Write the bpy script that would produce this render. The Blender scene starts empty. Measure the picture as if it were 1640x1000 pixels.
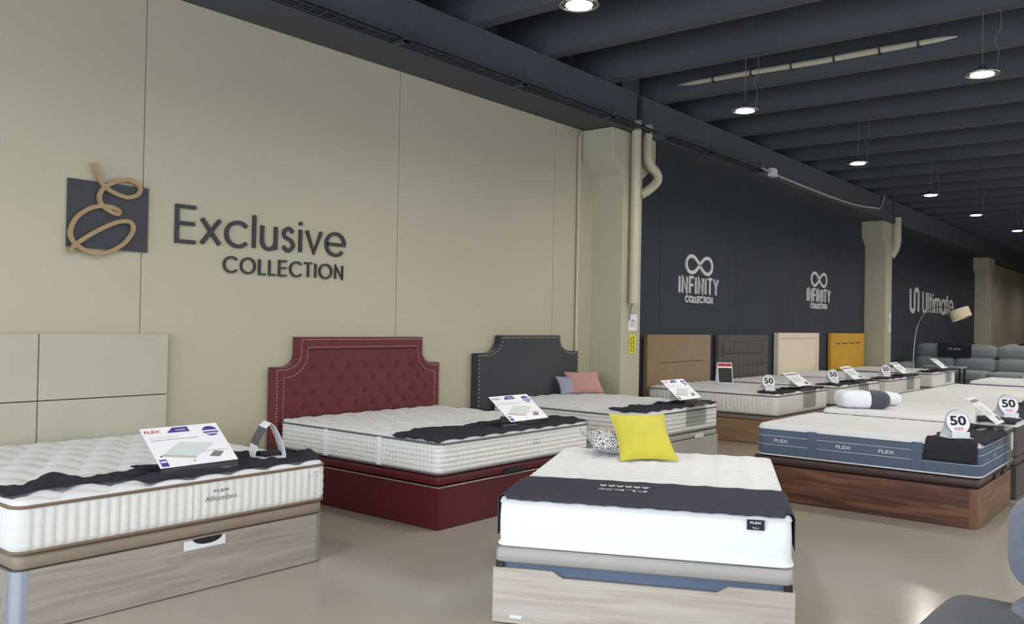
import bpy, bmesh, math, random
from math import sin, cos, pi, radians as R, sqrt, hypot, atan2
from mathutils import Vector, Matrix, noise
random.seed(7)
SC = bpy.context.scene
COL = SC.collection

# ------------------------------------------------------------------ camera
def look(yaw, pitch, roll):
    f = Vector((-sin(yaw)*cos(pitch), cos(yaw)*cos(pitch), sin(pitch)))
    r = Vector((cos(yaw), sin(yaw), 0)); u = r.cross(f)
    r2 = r*cos(roll)+u*sin(roll); u2 = -r*sin(roll)+u*cos(roll)
    return Matrix((r2, u2, -f)).transposed().to_4x4()
cd = bpy.data.cameras.new('camera'); cam = bpy.data.objects.new('camera', cd); COL.objects.link(cam)
cam.matrix_world = Matrix.Translation((0, 0, 1.5)) @ look(R(39.005), R(.677), R(1.096))
cd.sensor_width = 36; cd.lens = 36*1388.6/1640; cd.clip_start = .05; cd.clip_end = 200
SC.camera = cam
# ------------------------------------------------------------------ world, light, exposure
w = bpy.data.worlds.new('world'); SC.world = w; w.use_nodes = True
w.node_tree.nodes['Background'].inputs[0].default_value = (.62, .76, 1, 1)
w.node_tree.nodes['Background'].inputs[1].default_value = .8
SC.view_settings.view_transform = 'Standard'; SC.view_settings.look = 'None'
SC.view_settings.exposure = 0; SC.view_settings.gamma = 1; SC.view_settings.use_curve_mapping = False

def area(name, loc, rot, sx, sy, power, col):
    l = bpy.data.lights.new(name, 'AREA'); l.shape = 'RECTANGLE'; l.size = sx; l.size_y = sy
    l.energy = power; l.color = col
    o = bpy.data.objects.new(name, l); COL.objects.link(o); o.location = loc; o.rotation_euler = rot
    return o
# daylight through the shop front behind the camera and the near right side
area('daylight_front', (-1.2, -3.25, 1.9), (R(90), 0, 0), 11.0, 2.6, 560, (.84, .92, 1))
area('daylight_side', (8.2, 4.0, 1.9), (R(90), 0, R(90)), 9.0, 2.6, 170, (.84, .92, 1))
area('side_fill_far', (8.2, 19.0, 1.9), (R(90), 0, R(90)), 16.0, 2.6, 260, (.95, .95, .92))  # added fill from the unseen right side, brightens the far wall

# ------------------------------------------------------------------ materials
def srgb(r, g, b):
    f = lambda c: ((c/255+.055)/1.055)**2.4 if c > 10 else c/255/12.92
    return (f(r), f(g), f(b), 1)
def mat(name, col, rough=.6, var=.06, vscale=3, bump=0, bscale=200, metal=0, spec=.5, sheen=0, coat=0):
    m = bpy.data.materials.new(name); m.use_nodes = True; nt = m.node_tree; b = nt.nodes['Principled BSDF']
    c = srgb(*col)
    b.inputs['Roughness'].default_value = rough; b.inputs['Metallic'].default_value = metal
    b.inputs['Specular IOR Level'].default_value = spec
    b.inputs['Sheen Weight'].default_value = sheen; b.inputs['Coat Weight'].default_value = coat
    tc = nt.nodes.new('ShaderNodeTexCoord'); n = nt.nodes.new('ShaderNodeTexNoise')
    n.inputs['Scale'].default_value = vscale; n.inputs['Detail'].default_value = 4
    nt.links.new(tc.outputs['Object'], n.inputs['Vector'])
    cr = nt.nodes.new('ShaderNodeValToRGB'); nt.links.new(n.outputs['Fac'], cr.inputs['Fac'])
    cr.color_ramp.elements[0].position = .3; cr.color_ramp.elements[1].position = .7
    cr.color_ramp.elements[0].color = (c[0]*(1-var), c[1]*(1-var), c[2]*(1-var), 1)
    cr.color_ramp.elements[1].color = (min(1, c[0]*(1+var)), min(1, c[1]*(1+var)), min(1, c[2]*(1+var)), 1)
    nt.links.new(cr.outputs['Color'], b.inputs['Base Color'])
    if bump:
        n2 = nt.nodes.new('ShaderNodeTexNoise'); n2.inputs['Scale'].default_value = bscale; n2.inputs['Detail'].default_value = 3
        bp = nt.nodes.new('ShaderNodeBump'); bp.inputs['Strength'].default_value = bump; bp.inputs['Distance'].default_value = .01
        nt.links.new(tc.outputs['Object'], n2.inputs['Vector']); nt.links.new(n2.outputs['Fac'], bp.inputs['Height'])
        nt.links.new(bp.outputs['Normal'], b.inputs['Normal'])
    return m
def wood(name, c1, c2, c3=None, axis=0, scale=1.0, rough=.45):
    m = bpy.data.materials.new(name); m.use_nodes = True; nt = m.node_tree; b = nt.nodes['Principled BSDF']
    b.inputs['Roughness'].default_value = rough
    tc = nt.nodes.new('ShaderNodeTexCoord'); mp = nt.nodes.new('ShaderNodeMapping')
    s = [9*scale, 9*scale, 14*scale]; s[axis] = .9*scale; mp.inputs['Scale'].default_value = s
    nt.links.new(tc.outputs['Object'], mp.inputs['Vector'])
    n = nt.nodes.new('ShaderNodeTexNoise'); n.inputs['Scale'].default_value = 1.4; n.inputs['Detail'].default_value = 7; n.inputs['Distortion'].default_value = .8
    nt.links.new(mp.outputs['Vector'], n.inputs['Vector'])
    cr = nt.nodes.new('ShaderNodeValToRGB'); e = cr.color_ramp.elements
    e[0].position = .32; e[0].color = srgb(*c1); e[1].position = .68; e[1].color = srgb(*c2)
    if c3: k = e.new(.5); k.color = srgb(*c3)
    nt.links.new(n.outputs['Fac'], cr.inputs['Fac']); nt.links.new(cr.outputs['Color'], b.inputs['Base Color'])
    s2 = [120, 120, 160]; s2[axis] = 3
    mp2 = nt.nodes.new('ShaderNodeMapping'); mp2.inputs['Scale'].default_value = s2; nt.links.new(tc.outputs['Object'], mp2.inputs['Vector'])
    n2 = nt.nodes.new('ShaderNodeTexNoise'); n2.inputs['Scale'].default_value = 1; nt.links.new(mp2.outputs['Vector'], n2.inputs['Vector'])
    mx = nt.nodes.new('ShaderNodeMixRGB'); mx.blend_type = 'MULTIPLY'; mx.inputs[0].default_value = .22
    nt.links.new(cr.outputs['Color'], mx.inputs[1]); nt.links.new(n2.outputs['Fac'], mx.inputs[2]); nt.links.new(mx.outputs[0], b.inputs['Base Color'])
    return m
def emit(name, col, st):
    m = bpy.data.materials.new(name); m.use_nodes = True; nt = m.node_tree; nt.nodes.clear()
    e = nt.nodes.new('ShaderNodeEmission'); e.inputs[0].default_value = (*col, 1); e.inputs[1].default_value = st
    o = nt.nodes.new('ShaderNodeOutputMaterial'); nt.links.new(e.outputs[0], o.inputs[0]); return m
def acrylic(name, tint=(.93, .95, .95)):
    m = bpy.data.materials.new(name); m.use_nodes = True; nt = m.node_tree; nt.nodes.clear()
    t = nt.nodes.new('ShaderNodeBsdfTransparent'); t.inputs[0].default_value = (*tint, 1)
    g = nt.nodes.new('ShaderNodeBsdfGlossy'); g.inputs['Roughness'].default_value = .06
    lw = nt.nodes.new('ShaderNodeLayerWeight'); lw.inputs[0].default_value = .25
    f = nt.nodes.new('ShaderNodeMath'); f.operation = 'MULTIPLY_ADD'; f.inputs[1].default_value = .5; f.inputs[2].default_value = .05
    nt.links.new(lw.outputs['Facing'], f.inputs[0])
    mx = nt.nodes.new('ShaderNodeMixShader'); o = nt.nodes.new('ShaderNodeOutputMaterial')
    nt.links.new(f.outputs[0], mx.inputs[0]); nt.links.new(t.outputs[0], mx.inputs[1]); nt.links.new(g.outputs[0], mx.inputs[2]); nt.links.new(mx.outputs[0], o.inputs[0])
    return m
M = dict(
    cream=mat('cream_paint', (183, 176, 153), .42, .025, .6, .12, 60),
    cream2=mat('cream_column_paint', (182, 178, 154), .5, .03, 1.2, .05, 60),
    darkwall=mat('dark_wall_paint', (50, 55, 64), .62, .08, .8, .05, 60, spec=.35),
    ceil=mat('dark_ceiling_paint', (82, 85, 92), .75, .08, 1.0, .05, 40, spec=.2),
    tray=mat('painted_tray', (60, 63, 70), .5),
    white=mat('white_knit', (217, 218, 219), .85, .02, 6, .25, 350, sheen=.2),
    whiteside=mat('white_border_knit', (228, 227, 223), .8, .02, 6, .2, 350, sheen=.2),
    brightside=mat('bright_white_jersey', (240, 242, 243), .8, .01, 6, .12, 400, sheen=.15),
    bluish=mat('blue_grey_border', (84, 98, 118), .8, .06, 12, .3, 300),
    cloth=mat('charcoal_cloth', (47, 47, 55), .9, .12, 20, .3, 500, spec=.2),
    piping=mat('taupe_piping', (120, 100, 82), .7), gpiping=mat('grey_piping', (105, 106, 104), .7),
    taupe=mat('taupe_leatherette', (150, 134, 118), .55, .05, 5, .15, 250),
    bluegap=mat('blue_grey_inner_frame', (92, 106, 128), .7), clothb=mat('slate_cloth', (64, 64, 76), .9, .12, 20, .3, 500, spec=.2),
    greylid=mat('grey_leatherette', (172, 168, 165), .55, .05, 5, .15, 250),
    brownlid=mat('brown_leatherette', (62, 44, 42), .45, .08, 6, .15, 200),
    red=mat('burgundy_velvet', (96, 24, 32), .75, .12, 6, .3, 300, sheen=.2),
    redbase=mat('burgundy_leatherette', (84, 14, 28), .42, .10, 4, .2, 160),
    navy=mat('charcoal_velvet', (36, 39, 46), .8, .10, 5, .25, 300, sheen=.3),
    stud=mat('pale_nailhead', (214, 190, 165), .35, metal=.6),
    silver=mat('silver_zip', (165, 160, 165), .35, .2, 30, metal=.7),
    post=mat('grey_metal_post', (158, 162, 172), .35, metal=.4),
    oakgrey=wood('grey_oak', (158, 149, 139), (182, 174, 164), (171, 162, 152), 0, 1.3),
    oakpale=wood('pale_oak', (188, 175, 164), (212, 203, 195), (201, 190, 180), 0, 1.3),
    oakwarm=wood('warm_oak', (148, 118, 90), (178, 150, 122), (162, 133, 104), 1),
    walnut=wood('walnut', (66, 38, 28), (134, 92, 70), (98, 62, 48), 1, 1.0),
    walnutx=wood('walnut_foot', (96, 62, 40), (146, 104, 74), (120, 82, 56), 0, 1.0),
    walnutpost=wood('walnut_post', (104, 66, 46), (140, 96, 68), None, 2),
    lacquer=mat('pale_grey_lacquer', (186, 186, 180), .35, .02),
    greyhb=mat('grey_upholstered_board', (182, 177, 160), .7, .03, 3, .1, 300),
    hbseam=mat('grey_brown_backing', (120, 112, 98), .8), seam=mat('dark_seam', (70, 66, 60), .8),
    brownhb=mat('brown_suede', (134, 108, 74), .9, .10, 5, .3, 120, sheen=.4),
    greyhb2=mat('taupe_grey_fabric', (86, 80, 76), .9, .10, 5, .3, 200),
    creamhb=mat('cream_board', (222, 208, 186), .7, .02), mustard=mat('mustard_fabric', (196, 150, 46), .85, .07, 5, .2, 250),
    yellow=mat('yellow_cotton', (200, 192, 62), .85, .05, 9, .3, 300, sheen=.2), pink=mat('pink_velvet', (184, 136, 130), .85, .06, 9, .25, 300, sheen=.3),
    lilac=mat('grey_lilac_cotton', (150, 150, 165), .85),
    sofa=mat('blue_grey_sofa_fabric', (104, 111, 126), .92, .10, 25, .5, 260, sheen=.25),
    sofadark=mat('charcoal_sofa_fabric', (72, 76, 86), .92, .10, 25, .5, 260, sheen=.2),
    sofafar=mat('slate_sofa_fabric', (128, 137, 140), .92, .10, 12, .4, 160, sheen=.2),
    beige=mat('beige_cloth', (176, 148, 112), .9), black=mat('black_plastic', (24, 24, 26), .5),
    ink=mat('black_ink', (22, 22, 30), .6), dkletter=mat('charcoal_letter', (42, 44, 46), .4, .03), wletter=mat('white_letter', (214, 214, 212), .5, .02),
    gold=mat('bronze_script', (160, 134, 98), .42, .06, 8, metal=.15), panel=mat('charcoal_panel', (52, 54, 62), .5, .03),
    card=mat('white_card', (236, 236, 240), .35, .01), redink=mat('red_ink', (186, 44, 56), .5), blueink=mat('violet_blue_ink', (66, 60, 138), .5),
    greyink=mat('grey_ink', (120, 122, 124), .5), paleink=mat('pale_grey_ink', (206, 212, 212), .5), whitethread=mat('white_thread', (206, 208, 212), .7),
    signyellow=mat('yellow_notice', (222, 208, 40), .5), pipe=mat('cream_pipe', (190, 184, 158), .4, .03), conduit=mat('grey_conduit', (170, 168, 160), .45),
    chrome=mat('chrome', (170, 172, 176), .25, metal=1), shade=mat('linen_shade', (206, 196, 170), .8), wire=mat('grey_wire', (110, 110, 110), .5),
    duct=mat('pale_cable_duct', (196, 192, 172), .5, .08, 6), pillow=mat('white_pillow', (232, 236, 242), .85, sheen=.2),
    led=emit('lamp_disc', (1, .93, .78), 26), acr=acrylic('clear_acrylic'), ring=acrylic('lamp_ring', (.82, .82, .78)),
)
# patterned cushion
def pattern_mat():
    m = mat('black_white_print', (225, 225, 228), .85); nt = m.node_tree; b = nt.nodes['Principled BSDF']
    tc = nt.nodes.new('ShaderNodeTexCoord'); v = nt.nodes.new('ShaderNodeTexVoronoi'); v.feature = 'DISTANCE_TO_EDGE'; v.inputs['Scale'].default_value = 52
    nt.links.new(tc.outputs['Object'], v.inputs['Vector']); cr = nt.nodes.new('ShaderNodeValToRGB'); cr.color_ramp.interpolation = 'CONSTANT'
    cr.color_ramp.elements[0].color = srgb(58, 56, 76); cr.color_ramp.elements[1].position = .085; cr.color_ramp.elements[1].color = srgb(228, 228, 230)
    nt.links.new(v.outputs['Distance'], cr.inputs['Fac']); nt.links.new(cr.outputs[0], b.inputs['Base Color']); return m
M['print'] = pattern_mat()
def floor_mat():
    m = bpy.data.materials.new('polished_tile'); m.use_nodes = True; nt = m.node_tree; b = nt.nodes['Principled BSDF']
    tc = nt.nodes.new('ShaderNodeTexCoord'); br = nt.nodes.new('ShaderNodeTexBrick')
    br.offset = 0; br.inputs['Scale'].default_value = 1; br.inputs['Brick Width'].default_value = 1.2; br.inputs['Row Height'].default_value = 1.2
    br.inputs['Mortar Size'].default_value = .004; br.inputs['Mortar Smooth'].default_value = .3
    br.inputs['Color1'].default_value = srgb(162, 156, 144); br.inputs['Color2'].default_value = srgb(165, 159, 147); br.inputs['Mortar'].default_value = srgb(166, 163, 154)
    nt.links.new(tc.outputs['Object'], br.inputs['Vector'])
    n = nt.nodes.new('ShaderNodeTexNoise'); n.inputs['Scale'].default_value = 90; n.inputs['Detail'].default_value = 3; nt.links.new(tc.outputs['Object'], n.inputs['Vector'])
    mx = nt.nodes.new('ShaderNodeMixRGB'); mx.blend_type = 'OVERLAY'; mx.inputs[0].default_value = .12
    nt.links.new(br.outputs['Color'], mx.inputs[1]); nt.links.new(n.outputs['Fac'], mx.inputs[2]); nt.links.new(mx.outputs[0], b.inputs['Base Color'])
    b.inputs['Roughness'].default_value = .17; b.inputs['Specular IOR Level'].default_value = .45
    return m
M['floor'] = floor_mat()

# ------------------------------------------------------------------ helpers
def link(name, me, m, parent=None, smooth=False):
    if m is not None: me.materials.append(M[m] if isinstance(m, str) else m)
    if smooth: me.polygons.foreach_set('use_smooth', [True]*len(me.polygons))
    o = bpy.data.objects.new(name, me); COL.objects.link(o)
    if parent: o.parent = parent
    return o
def obj(name, bm, m, parent=None, smooth=False, sharp=None):
    me = bpy.data.meshes.new(name); bm.normal_update(); bm.to_mesh(me); bm.free()
    o = link(name, me, m, parent, smooth)
    if smooth and sharp: me.set_sharp_from_angle(angle=R(sharp))
    return o
def pydata(name, v, f, m, parent=None, smooth=False, sharp=None):
    me = bpy.data.meshes.new(name); me.from_pydata([tuple(a) for a in v], [], f); me.validate()
    bm = bmesh.new(); bm.from_mesh(me); bmesh.ops.recalc_face_normals(bm, faces=bm.faces); bm.to_mesh(me); bm.free()
    o = link(name, me, m, parent, smooth)
    if smooth and sharp: me.set_sharp_from_angle(angle=R(sharp))
    return o
def tag(o, label, cat, group=None):
    o['label'] = label; o['category'] = cat
    if group: o['group'] = group
    return o
def thing(name, label, cat, loc=(0, 0, 0), rz=0, group=None):
    o = bpy.data.objects.new(name, None); o.empty_display_size = .1; COL.objects.link(o); o.location = loc; o.rotation_euler = (0, 0, rz)
    return tag(o, label, cat, group)
def struct(o): o['kind'] = 'structure'; return o
def box(bm, x0, x1, y0, y1, z0, z1, bev=0):
    vs = [bm.verts.new((x, y, z)) for x in (x0, x1) for y in (y0, y1) for z in (z0, z1)]
    fs = [bm.faces.new([vs[i] for i in q]) for q in ((0, 1, 3, 2), (4, 6, 7, 5), (0, 4, 5, 1), (2, 3, 7, 6), (0, 2, 6, 4), (1, 5, 7, 3))]
    if bev:
        es = list({e for f in fs for e in f.edges}); bmesh.ops.bevel(bm, geom=es, offset=bev, segments=2, profile=.7, affect='EDGES')
def mkbox(name, d, m, parent=None, bev=0):
    bm = bmesh.new(); box(bm, *d, bev=bev); return obj(name, bm, m, parent)
def prism(bm, pts, mapf, d0, d1):
    """polygon pts (u,v) extruded from depth d0 to d1; mapf(u,v,d)->xyz"""
    a = [bm.verts.new(mapf(u, v, d0)) for u, v in pts]; b = [bm.verts.new(mapf(u, v, d1)) for u, v in pts]
    n = len(pts); bm.faces.new(a); bm.faces.new(b[::-1])
    for i in range(n): bm.faces.new((a[i], a[(i+1) % n], b[(i+1) % n], b[i]))
    bmesh.ops.recalc_face_normals(bm, faces=bm.faces)
def tube(bm, pts, r, n=8, closed=False):
    pts = [Vector(p) for p in pts]; N = len(pts); rings = []; up = None
    for i, p in enumerate(pts):
        if closed: t = pts[(i+1) % N]-pts[i-1]
        else: t = pts[min(i+1, N-1)]-pts[max(i-1, 0)]
        t.normalize()
        if up is None: up = Vector((0, 0, 1)) if abs(t.z) < .9 else Vector((1, 0, 0))
        s = t.cross(up)
        if s.length < 1e-4: s = t.orthogonal()
        s.normalize(); up = s.cross(t).normalized()
        rr = r[i] if isinstance(r, (list, tuple)) else r
        rings.append([bm.verts.new(p+(s*cos(2*pi*k/n)+up*sin(2*pi*k/n))*rr) for k in range(n)])
    for i in range(N if closed else N-1):
        a, b = rings[i], rings[(i+1) % N]
        for k in range(n): bm.faces.new((a[k], a[(k+1) % n], b[(k+1) % n], b[k]))
    if not closed: bm.faces.new(rings[0][::-1]); bm.faces.new(rings[-1])
def cyl(bm, c, r, z0, z1, n=32, r2=None):
    tube(bm, [(c[0], c[1], z0), (c[0], c[1], z1)], [r, r if r2 is None else r2], n)
def catmull(P, n=8, closed=False):
    out = []; N = len(P)
    for i in range(N if closed else N-1):
        g = lambda k: P[k % N] if closed else P[max(0, min(N-1, k))]
        a, b, c, d = (Vector(g(i+k)) for k in (-1, 0, 1, 2))
        for j in range(n):
            t = j/n; out.append(.5*((2*b)+(c-a)*t+(2*a-5*b+4*c-d)*t*t+(3*b-a-3*c+d)*t**3))
    if not closed: out.append(Vector(P[-1]))
    return out
def ribbon(bm, pts, hw, mapf, d0, d1, closed=False):
    P = [Vector((p[0], p[1])) for p in pts]; N = len(P); L, Rr = [], []
    for i in range(N):
        a = P[i-1] if (i or closed) else None; b = P[(i+1) % N] if (i < N-1 or closed) else None
        da = (P[i]-a).normalized() if a is not None else (b-P[i]).normalized()
        db = (b-P[i]).normalized() if b is not None else da
        t = (da+db)
        if t.length < 1e-6: t = da
        t.normalize(); nn = Vector((-t.y, t.x)); k = hw/max(.72, nn.dot(Vector((-da.y, da.x))))
        L.append(P[i]+nn*k); Rr.append(P[i]-nn*k)
    V = [[bm.verts.new(mapf(q.x, q.y, d)) for q in (L[i], Rr[i]) for d in (d0, d1)] for i in range(N)]
    for i in range(N if closed else N-1):
        a, b = V[i], V[(i+1) % N]
        for p, q in ((0, 1), (1, 3), (3, 2), (2, 0)): bm.faces.new((a[p], a[q], b[q], b[p]))
    if not closed: bm.faces.new([V[0][k] for k in (0, 2, 3, 1)]); bm.faces.new([V[-1][k] for k in (0, 1, 3, 2)])
    bmesh.ops.recalc_face_normals(bm, faces=bm.faces)
def rbox(name, c, s, r, m, parent=None, puff=0, n=10, rot=None):
    """soft rounded box (cushion): centre c, size s, corner radius r, puff = outward bulge"""
    bm = bmesh.new(); bmesh.ops.create_cube(bm, size=2); bmesh.ops.subdivide_edges(bm, edges=bm.edges, cuts=n, use_grid_fill=True)
    h = Vector(s)/2; Rm = rot or Matrix.Identity(3)
    for v in bm.verts:
        q = Vector((v.co.x, v.co.y, v.co.z)); p = Vector((q.x*h.x, q.y*h.y, q.z*h.z))
        inner = Vector([max(-(h[k]-r), min(h[k]-r, p[k])) for k in range(3)]); d = p-inner
        # corner rounding with smooth param
        if d.length > 1e-9: p = inner+d.normalized()*r if (sum(abs(d[k]) > 1e-6 for k in range(3)) > 1 or True) else p
        if puff:
            for k in range(3):
                o1, o2 = (k+1) % 3, (k+2) % 3
                if abs(q[k]) > .999: p[k] += math.copysign(puff*(1-q[o1]**2)*(1-q[o2]**2), q[k])
        v.co = Rm @ p + Vector(c)
    return obj(name, bm, m, parent, True)
def text(s, origin, U, V, h, m, parent=None, name='printed_text', width=None, depth=.0008, align='CENTER', bold=0):
    cu = bpy.data.curves.new('t', 'FONT'); cu.body = s; cu.align_x = align; cu.size = 1; cu.extrude = 0; cu.resolution_u = 3; cu.offset = bold
    t = bpy.data.objects.new('t', cu); COL.objects.link(t); dg = bpy.context.evaluated_depsgraph_get()
    me = bpy.data.meshes.new_from_object(t.evaluated_get(dg)); bpy.data.objects.remove(t)
    xs = [v.co.x for v in me.vertices]; ys = [v.co.y for v in me.vertices]
    U = Vector(U).normalized(); V = Vector(V).normalized(); N = U.cross(V); k = h/.73; kx = k if width is None else width/(max(xs)-min(xs))
    for v in me.vertices: v.co = Vector(origin)+U*(v.co.x*kx)+V*(v.co.y*k)+N*depth
    me.materials.clear(); return link(name, me, m, parent)
def quad(name, o, U, V, w_, h_, m, parent=None, d=.0006):
    U = Vector(U).normalized(); V = Vector(V).normalized(); N = U.cross(V); o = Vector(o)+N*d
    return pydata(name, [o, o+U*w_, o+U*w_+V*h_, o+V*h_], [(0, 1, 2, 3)], m, parent)
def polyq(name, pts, o, U, V, m, parent=None, d=.0006):
    U = Vector(U).normalized(); V = Vector(V).normalized(); N = U.cross(V); o = Vector(o)+N*d
    return pydata(name, [o+U*a+V*b for a, b in pts], [tuple(range(len(pts)))], m, parent)

# ------------------------------------------------------------------ shell
WX = -6.3
def wallpanel(name, y0, y1, m, seams, z1=3.99):
    bm = bmesh.new(); ys = [y0]+seams+[y1]
    for a, b in zip(ys[:-1], ys[1:]):
        box(bm, WX-.15, WX, a+.004, b-.004, 0, z1, bev=.004)
    box(bm, WX-.15, WX-.012, y0, y1, 0, z1)
    return struct(obj(name, bm, m))
struct(mkbox('floor', (-6.6, 9, -3.2, 56, -.1, 0), 'floor'))
wallpanel('wall_left', -3.2, 9.45, 'cream', [-1.9, .7, 3.32, 5.95, 8.56])
wallpanel('wall_left_dark', 9.45, 32.9, 'darkwall', [11.2, 13.8, 16.4, 19.0, 21.2, 23.8, 26.4, 29.0])
wallpanel('wall_left_far', 32.9, 56, 'cream', [35.5, 38.1, 40.7, 43.3, 45.9, 48.5])
struct(mkbox('wall_back', (-6.6, 9, 56, 56.15, 0, 5.1), 'darkwall'))
def openwall(name, axis, c, a0, a1, z0, z1, o0, o1):
    bm = bmesh.new(); t = .15
    rects = [(a0, a1, 0, z0), (a0, a1, z1, 5.1), (a0, o0, z0, z1), (o1, a1, z0, z1)]
    for r0, r1, q0, q1 in rects:
        if axis == 'y': box(bm, r0, r1, c-t, c, q0, q1)
        else: box(bm, c, c+t, r0, r1, q0, q1)
    return struct(obj(name, bm, 'cream'))
struct(mkbox('wall_left_upper', (-6.6, -6.452, -3.2, 56, 3.9, 5.1), 'ceil'))
openwall('wall_front', 'y', -3.0, -6.6, 9, .35, 3.4, -6.0, 8.4)
openwall('wall_right', 'x', 8.0, -3.2, 56, .35, 3.4, -1.5, 26)
for i, (a, b) in enumerate(((-6.0, -2.4), (-2.4, 1.2), (1.2, 4.8), (4.8, 8.4))):
    bm = bmesh.new(); box(bm, a, a+.06, -3.1, -3.04, .35, 3.4); box(bm, b-.06, b, -3.1, -3.04, .35, 3.4); box(bm, a, b, -3.1, -3.04, .35, .41); box(bm, a, b, -3.1, -3.04, 3.34, 3.4)
    struct(obj('window_%d' % (i+1), bm, 'tray'))
# ceiling: slab, joists, longitudinal edge beam
BT = 4.45
struct(mkbox('ceiling', (-6.6, 9, -3.2, 56, 5.08, 5.2), 'ceil'))
jy = 8.9-1.225*9; k = 0
while jy < 55:
    bm = bmesh.new(); prism(bm, [(jy-.085, BT), (jy+.085, BT), (jy+.14, 5.08), (jy-.14, 5.08)], lambda u, v, d: (d, u, v), -6.2, 8.9)
    struct(obj('trim_joist', bm, 'ceil')); jy += 1.225
cols = [-2.0, 9.4, 20.75, 32.6, 44.4]
bm = bmesh.new()
for a, b in zip(cols[:-1], cols[1:]): box(bm, -6.45, -5.75, a+.30 if a > 0 else -3.2, b+.16, 3.97, BT)
box(bm, -6.45, -5.75, 44.5, 56, 3.97, BT)
struct(obj('trim_edge_beam', bm, 'ceil'))
# cable tray under the beam edge
def tray(y0, y1, label):
    t = thing('cable_tray', label, 'cable tray', (-5.715, y0, 3.99))
    L = y1-y0
    bm = bmesh.new()
    for x, z in ((-.03, -.01), (.02, -.01), (.07, -.01), (.12, -.01), (-.03, .05), (.12, .05)): tube(bm, [(x, 0, z), (x, L, z)], .004, 5)
    y = 0
    while y < L: tube(bm, [(-.03, y, .05), (-.03, y, -.01), (.12, y, -.01), (.12, y, .05)], .003, 4); y += .12
    obj('wire_basket', bm, 'tray', t)
    for dx, r in ((.0, .014), (.045, .011), (.085, .016)):
        bm = bmesh.new(); tube(bm, [(dx+.012*sin(k*1.7+dx*50), L*k/30, .012) for k in range(31)], r, 6); obj('cable', bm, 'black', t, True)
    y = 1.0
    while y < L:
        bm = bmesh.new(); box(bm, -.034, .15, y, y+.05, -.03, -.012); box(bm, .13, .15, y, y+.05, -.03, .12); obj('bracket', bm, 'tray', t); y += 1.7
tray(-2.5, 9.9, 'dark wire cable tray under the beam above the cream wall')
tray(10.3, 13.3, 'short dark wire cable tray above the nearer white figure-eight sign')
# dark beam over bay two bottom pocket
def column(y, label, sign=True):
    t = thing('column', label, 'column', (WX, y, 0)); X1 = .47
    bm = bmesh.new(); box(bm, -.02, X1, 0, .46, 0, 3.46, bev=.012); obj('shaft', bm, 'cream2', t)
    bm = bmesh.new(); prism(bm, [(0, 3.40), (-.27, 3.62), (-.27, 3.965), (.80, 3.965), (.80, 3.62), (.46, 3.40)], lambda u, v, d: (d, u, v), -.02, X1-.001)
    bmesh.ops.bevel(bm, geom=list(bm.edges), offset=.01, segments=1, affect='EDGES'); obj('corbel', bm, 'cream2', t)
    bm = bmesh.new(); box(bm, -.05, X1-.06, .02, .44, 3.97, 5.06); obj('upper_post', bm, 'ceil', t)
    return t
column(9.4, 'nearest cream column with a flared top beside the grey headboard bed')
column(20.75, 'second cream column, right beside the mustard headboard')
column(32.6, 'farthest cream column behind the slate sofa')
# down pipes
def pipe(name, pts, r, label, m='pipe', n=14, extra=None):
    t = thing(name, label, 'pipe', (0, 0, 0)); bm = bmesh.new(); tube(bm, pts, r, n); obj('pipe_run', bm, m, t, True, 60)
    if extra: extra(t)
    return t
def fin(t):
    bm = bmesh.new(); cyl(bm, (-5.75, 9.56), .066, 1.77, 1.86, 20); obj('collar', bm, 'pipe', t, True, 40)
    bm = bmesh.new(); tube(bm, [(-5.765, 9.56, 1.77), (-5.79, 9.56, 1.72), (-5.81, 9.555, 1.55)], .008, 6); obj('cable', bm, 'wire', t)
pipe('drain_pipe', [(-5.75, 9.56, 4.1), (-5.75, 9.56, 1.8)], .062, 'straight cream drain pipe down the nearest column', extra=fin)
pipe('drain_pipe', catmull([(-5.75, 9.84, 4.1), (-5.75, 9.84, 3.75), (-5.74, 9.87, 3.6), (-5.72, 10.03, 3.5), (-5.73, 10.07, 3.4), (-5.78, 9.95, 3.28), (-5.86, 9.86, 3.2)], 5), .062, 'bent cream drain pipe at the top of the nearest column')
pipe('drain_pipe', catmull([(-5.75, 21.25, 4.1), (-5.75, 21.25, 3.8), (-5.75, 21.27, 3.62), (-5.78, 21.27, 3.4), (-5.87, 21.2, 3.2)], 5), .10, 'cream drain pipe at the top of the second column')
pipe('wall_conduit', [(WX+.03, 9.04, .1), (WX+.03, 9.04, 3.85), (WX+.03, 9.07, 3.92), (WX+.03, 9.14, 3.95)], .018, 'thin cream conduit running up the wall beside the nearest column', n=8)
def cond(t):
    bm = bmesh.new(); box(bm, -5.76, -5.66, 13.75, 13.93, 4.0, 4.13, bev=.008); obj('junction_box', bm, 'card', t)
pipe('ceiling_conduit', catmull([(-5.72, 13.3, 4.1), (-5.72, 13.9, 4.06), (-5.72, 14.8, 4.04), (-5.72, 16.6, 4.02), (-5.72, 18.2, 4.04), (-5.72, 19.5, 4.13), (-5.72, 19.8, 4.16), (-5.72, 20.0, 4.3), (-5.72, 20.25, 4.62)], 5), .022, 'pale electrical conduit sagging along the beam over the dark wall', 'conduit', 8, cond)
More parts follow.
